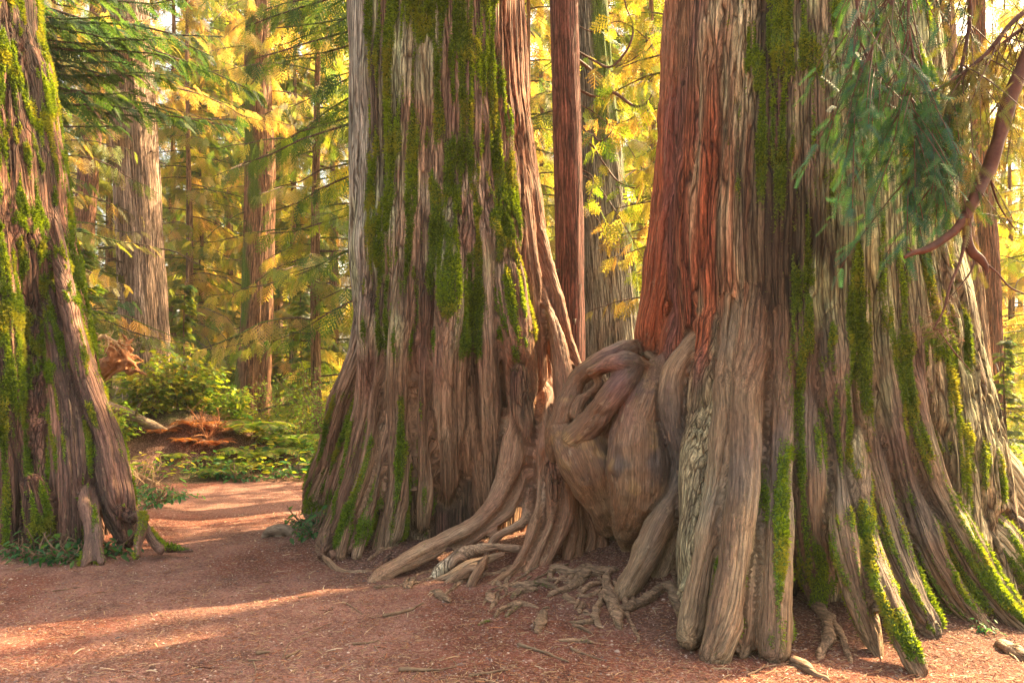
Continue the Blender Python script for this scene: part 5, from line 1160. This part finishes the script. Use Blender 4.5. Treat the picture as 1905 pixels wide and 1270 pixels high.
q = lambda *p: root_px(2.886, 640, 960, p); c6 = lambda *p: root_px(1.895, 1150, 600, p)
for i, (par, pts) in enumerate([
 (rootB, q((1105, 345, .02), (1120, 300, .03), (1180, 300, .035), (1240, 312, .045), (1300, 292, .05), (1350, 318, .045), (1420, 318, .03), (1475, 305, .025))),
 (rootB, q((1310, 300, .05), (1270, 350, .04), (1215, 392, .03), (1150, 410, .025), (1095, 432, .012))),
 (rootB, q((1475, 300, .02), (1440, 318, .025), (1415, 350, .03), (1418, 420, .04), (1450, 500, .04), (1475, 560, .035), (1482, 612, .015))),
 (rootB, q((1470, 515, .03), (1540, 498, .04), (1620, 470, .04), (1700, 438, .035), (1760, 440, .05), (1790, 480, .03), (1803, 540, .025), (1808, 590, .012))),
 (rootB, q((1400, 415, .02), (1372, 470, .022), (1352, 535, .025), (1372, 590, .02), (1395, 605, .012))),
 (rootA, q((900, 445, .012), (950, 412, .025), (1000, 402, .028), (1045, 398, .015))),
 (rootA, q((912, 382, .015), (1000, 376, .022), (1060, 372, .022), (1120, 385, .025), (1150, 396, .012))),
 (rootA, q((805, 545, .012), (855, 500, .022), (930, 480, .026), (990, 478, .02), (1040, 492, .010))),
 (rootA, q((870, 542, .010), (900, 508, .018), (950, 484, .02))),
 (rootA, q((1036, 628, .022), (1050, 590, .030), (1066, 545, .030), (1078, 520, .018))),
 (rootB, q((1205, 568, .012), (1270, 580, .020), (1345, 568, .016))), (rootB, q((1235, 582, .012), (1275, 608, .018), (1325, 628, .010))),
 (rootA, q((468, 402, .016), (515, 428, .028), (565, 466, .020))), (rootA, q((775, 415, .02), (785, 440, .03), (792, 465, .018))), (rootA, q((800, 372, .018), (820, 360, .02), (838, 376, .018))),
 (rootA, q((822, 425, .014), (818, 462, .018), (790, 498, .008))), (rootB, q((1176, 430, .014), (1215, 448, .024), (1245, 474, .014))), (rootB, q((1242, 498, .01), (1258, 455, .018))),
 (rootB, q((1262, 525, .012), (1285, 470, .018))), (rootB, q((1248, 437, .012), (1300, 398, .020), (1345, 382, .02), (1385, 384, .01))), (rootB, q((1250, 432, .01), (1320, 430, .018), (1390, 412, .012))),
 (rootB, q((1285, 520, .02), (1315, 530, .02))), (rootA, q((1150, 666, .008), (1250, 672, .014), (1350, 688, .008))), (rootA, q((715, 588, .008), (760, 570, .014), (795, 566, .008))),
 (rootA, q((1060, 500, .008), (1090, 492, .014), (1110, 492, .008))), (rootA, q((330, 385, .016), (340, 350, .02))), (rootA, q((352, 388, .022), (366, 345, .026))), (rootA, q((130, 245, .012), (200, 218, .02), (265, 205, .012))),
 (rootA, q((155, 382, .01), (190, 386, .014), (245, 372, .008))), (rootB, c6((640, 965, .03), (700, 1010, .035), (742, 1075, .035), (738, 1130, .035), (705, 1185, .02))),
 (rootB, c6((690, 1010, .02), (750, 1062, .025), (792, 1120, .02), (810, 1170, .015), (825, 1202, .008))), (rootB, c6((605, 1192, .022), (650, 1215, .030), (690, 1238, .02), (740, 1262, .015))),
 (rootB, c6((1340, 1135, .03), (1420, 1180, .04), (1470, 1190, .04)))]):
    surf_root(par, pts, 60 + i)

rr3 = np.random.default_rng(31)
for i in range(30):
    A_ = i < 17; px = rr3.uniform(760, 1090) if A_ else rr3.uniform(1060, 1260); py = rr3.uniform(1045, 1085) + (0 if A_ else 25); dx, dy = (-rr3.uniform(.4, 1.4), rr3.uniform(.3, .9)) if A_ else (rr3.uniform(-1.2, .9), rr3.uniform(.4, 1.0))
    L = rr3.uniform(14, 34); r = rr3.uniform(.010, .026); pts = [(px, py, r)]; 
    for k in range(4): dx += rr3.normal(0, .35); dy = max(dy + rr3.normal(0, .25), .05); px += dx * L * .6; py += dy * L * .45; pts.append((px, py, r * (1 - .18 * k)))
    surf_root(rootA if A_ else rootB, pts, 200 + i, sink=.15, rough=.4)
# ---------- twigs lying on the path
def ground_twig(pts, label, r=.006, mat=M_TWIG, name='twig'):
    P = []
    for px, py in pts:
        Y = CAMZ * F / (py - HY); x = (px - CX) / F * Y; Y = (CAMZ - hz(x, Y)) * F / (py - HY); x = (px - CX) / F * Y; P.append([x, Y, hz(x, Y) + r * .8, r])
    P = np.array(P); b = P[0, :3].copy(); D_ = catmull(P, .03); D_[:, 3] *= np.linspace(1, .45, len(D_)); v, f, t = tube_geo(D_, 7, .2, len(label)); v = v - b; v += (np.stack([vnoise(v * 20 + k * 5, k) for k in range(3)], 1) - .5) * .006
    o = link(name, geo_mesh(name, [(v, f, t)]), mat, None, label, 'twig', 'twigs lying on the path'); o.location = b
g5 = lambda *p: [(400 + x / 3.175, 1040 + y / 3.175) for x, y in p]
for pts, lb, r in [(g5((400, 585), (440, 500), (560, 430), (690, 380)), 'long thin curved twig in the middle of the path', .004), (g5((1000, 340), (1100, 318), (1160, 300), (1225, 262)), 'dark knotty twig pointing at the roots of the middle giant', .012),
  (g5((780, 265), (830, 295), (872, 330)), 'short pale twig below the sun streak', .005), (g5((500, 230), (575, 215)), 'short dark twig at the edge of the sun streak', .007), (g5((425, 582), (505, 540)), 'straight twig near the lower end of the long curved twig', .008),
  (g5((255, 562), (322, 556)), 'flat dark bark sliver left of the curved twig', .012), (g5((230, 610), (238, 650), (235, 690)), 'small upright lying twig at the lower left', .005), (g5((820, 505), (900, 497), (970, 480)), 'slim twig right of the path middle', .006),
  (g5((945, 515), (968, 555)), 'tiny bent twig under the slim twig', .004), (g5((1100, 660), (1210, 660), (1325, 662)), 'thick straight red stick at the bottom edge', .012), (g5((1510, 692), (1620, 672), (1742, 655)), 'long reddish stick at the bottom, right of the thick stick', .008),
  ([(966, 1201), (1010, 1214), (1058, 1233)], 'pale brown stick lying askew below the small roots', .010), ([(1064, 1209), (1095, 1220), (1122, 1230)], 'short brown stick right of the askew pale stick', .008), (g5((1340, 655), (1425, 630), (1402, 600)), 'forked pale twig between the two bottom sticks', .005),
  (g5((200, 600), (272, 600)), 'short pale sliver at the lower left', .006), ([(1392, 1257), (1425, 1241), (1466, 1236)], 'whitish twig under the front buttress of the right giant', .006), ([(100, 1100), (150, 1092)], 'thin twig at the left below the plants', .005), ([(30, 1062), (90, 1040), (150, 1000)], 'bare twig leaning through the plants at the left cedar', .005)]:
    ground_twig(pts, lb, r)

# ---------- litter: chips of stone, needles and bark crumbs nobody could count
def litter():
    rng = np.random.default_rng(77)
    def spots(n, pw=1.5, near=False):
        y = 3.7 + 7.2 * rng.random(n) ** pw; x = rng.uniform(-1, 1, n) * (y * .70 + .3); k = is_path(x, y); return x[k], y[k]
    octa = (np.array([(1, 0, 0), (.1, .8, 0), (-.9, .1, 0), (0, -.9, 0), (.1, 0, .55)]), [(0, 1, 4, 4), (1, 2, 4, 4), (2, 3, 4, 4), (3, 0, 4, 4)])
    x, y = spots(42000); n = len(x); P = np.stack([x, y, height(x, y)], 1); S = .003 + .008 * rng.random(n) ** 2.5; S[rng.random(n) < .012] *= 2.2
    V, f, c = place((octa[0], [(0, 1, 4), (1, 2, 4), (2, 3, 4), (3, 0, 4)]), P, rng.normal(0, 1, (n, 3)) * [1, 1, .15], np.array([0, 0, 1]) + rng.normal(0, .25, (n, 3)), S * rng.uniform(.8, 1.3, n),
                    palette(n, [(.28, .15, .11), (.17, .08, .06), (.42, .30, .24), (.11, .05, .035), (.16, .11, .10)], rng, .3))
    me = quads('gravel', V, f, False); attr_col(me, 'col', c); link('gravel', me, M_CHIP, label='fine pinkish gravel and soil crumbs scattered over the dirt path', cat='gravel', kind='stuff')
    strip = (np.array([(0, -.03, 0), (.5, -.035, .08), (1, -.02, .02), (1, .02, .02), (.5, .035, .08), (0, .03, 0)]), [(0, 1, 4, 5), (1, 2, 3, 4)])
    x, y = spots(90000, 1.6); d = np.minimum(np.minimum(np.hypot(x + .59, y - 7.0), np.hypot(x - 2.2, y - 5.8)), np.hypot(x - .9, y - 5.9)); k = rng.random(len(x)) < np.clip(1.5 - (d - 1.0) * .42, .14, 1)
    x, y = x[k], y[k]; n = len(x); P = np.stack([x, y, height(x, y) + .003], 1)
    V, f, c = place(strip, P, rng.normal(0, 1, (n, 3)) * [1, 1, .12], np.array([0, 0, 1]) + rng.normal(0, .5, (n, 3)), rng.uniform(.012, .05, n), palette(n, [(.26, .085, .035), (.33, .15, .07), (.15, .05, .03), (.38, .25, .14)], rng, .3))
    x, y = spots(2200, 1.5); m = len(x); V2, f2, c2 = place(strip, np.stack([x, y, height(x, y) + .004], 1), rng.normal(0, 1, (m, 3)) * [1, 1, .06], np.array([0, 0, 1]) + rng.normal(0, .4, (m, 3)), rng.uniform(.03, .10, m) , palette(m, [(.30, .11, .05), (.36, .22, .12), (.12, .05, .03), (.44, .32, .20)], rng, .3))
    f = np.vstack([f, f2 + len(V)]); V = np.vstack([V, V2]); c = np.vstack([c, c2])
    me = quads('needle_litter', V, f, False); attr_col(me, 'col', c); link('needle_litter', me, M_CHIP, label='rusty needles and bark shreds lying thick around the giant roots', cat='needle litter', kind='stuff')
litter()

# ---------- the haze that fills the forest
def haze():
    me = bpy.data.meshes.new('haze'); x0, x1, y0, y1, z0, z1 = -75, 75, -6, 75, -3, 32
    v = [(x, y, z) for x in (x0, x1) for y in (y0, y1) for z in (z0, z1)]; f = [(0, 1, 3, 2), (4, 6, 7, 5), (0, 4, 5, 1), (2, 3, 7, 6), (0, 2, 6, 4), (1, 5, 7, 3)]
    me.from_pydata(v, [], f); b = N('haze_air'); vol = b.n('ShaderNodeVolumePrincipled', {'Color': (1.0, .97, .80, 1), 'Density': .0009, 'Anisotropy': 0.0})
    b.t.links.new(vol.outputs[0], b.out.inputs['Volume']); link('haze', me, b.m, kind='stuff', label='warm hazy air filling the sunlit forest', cat='haze')
haze()
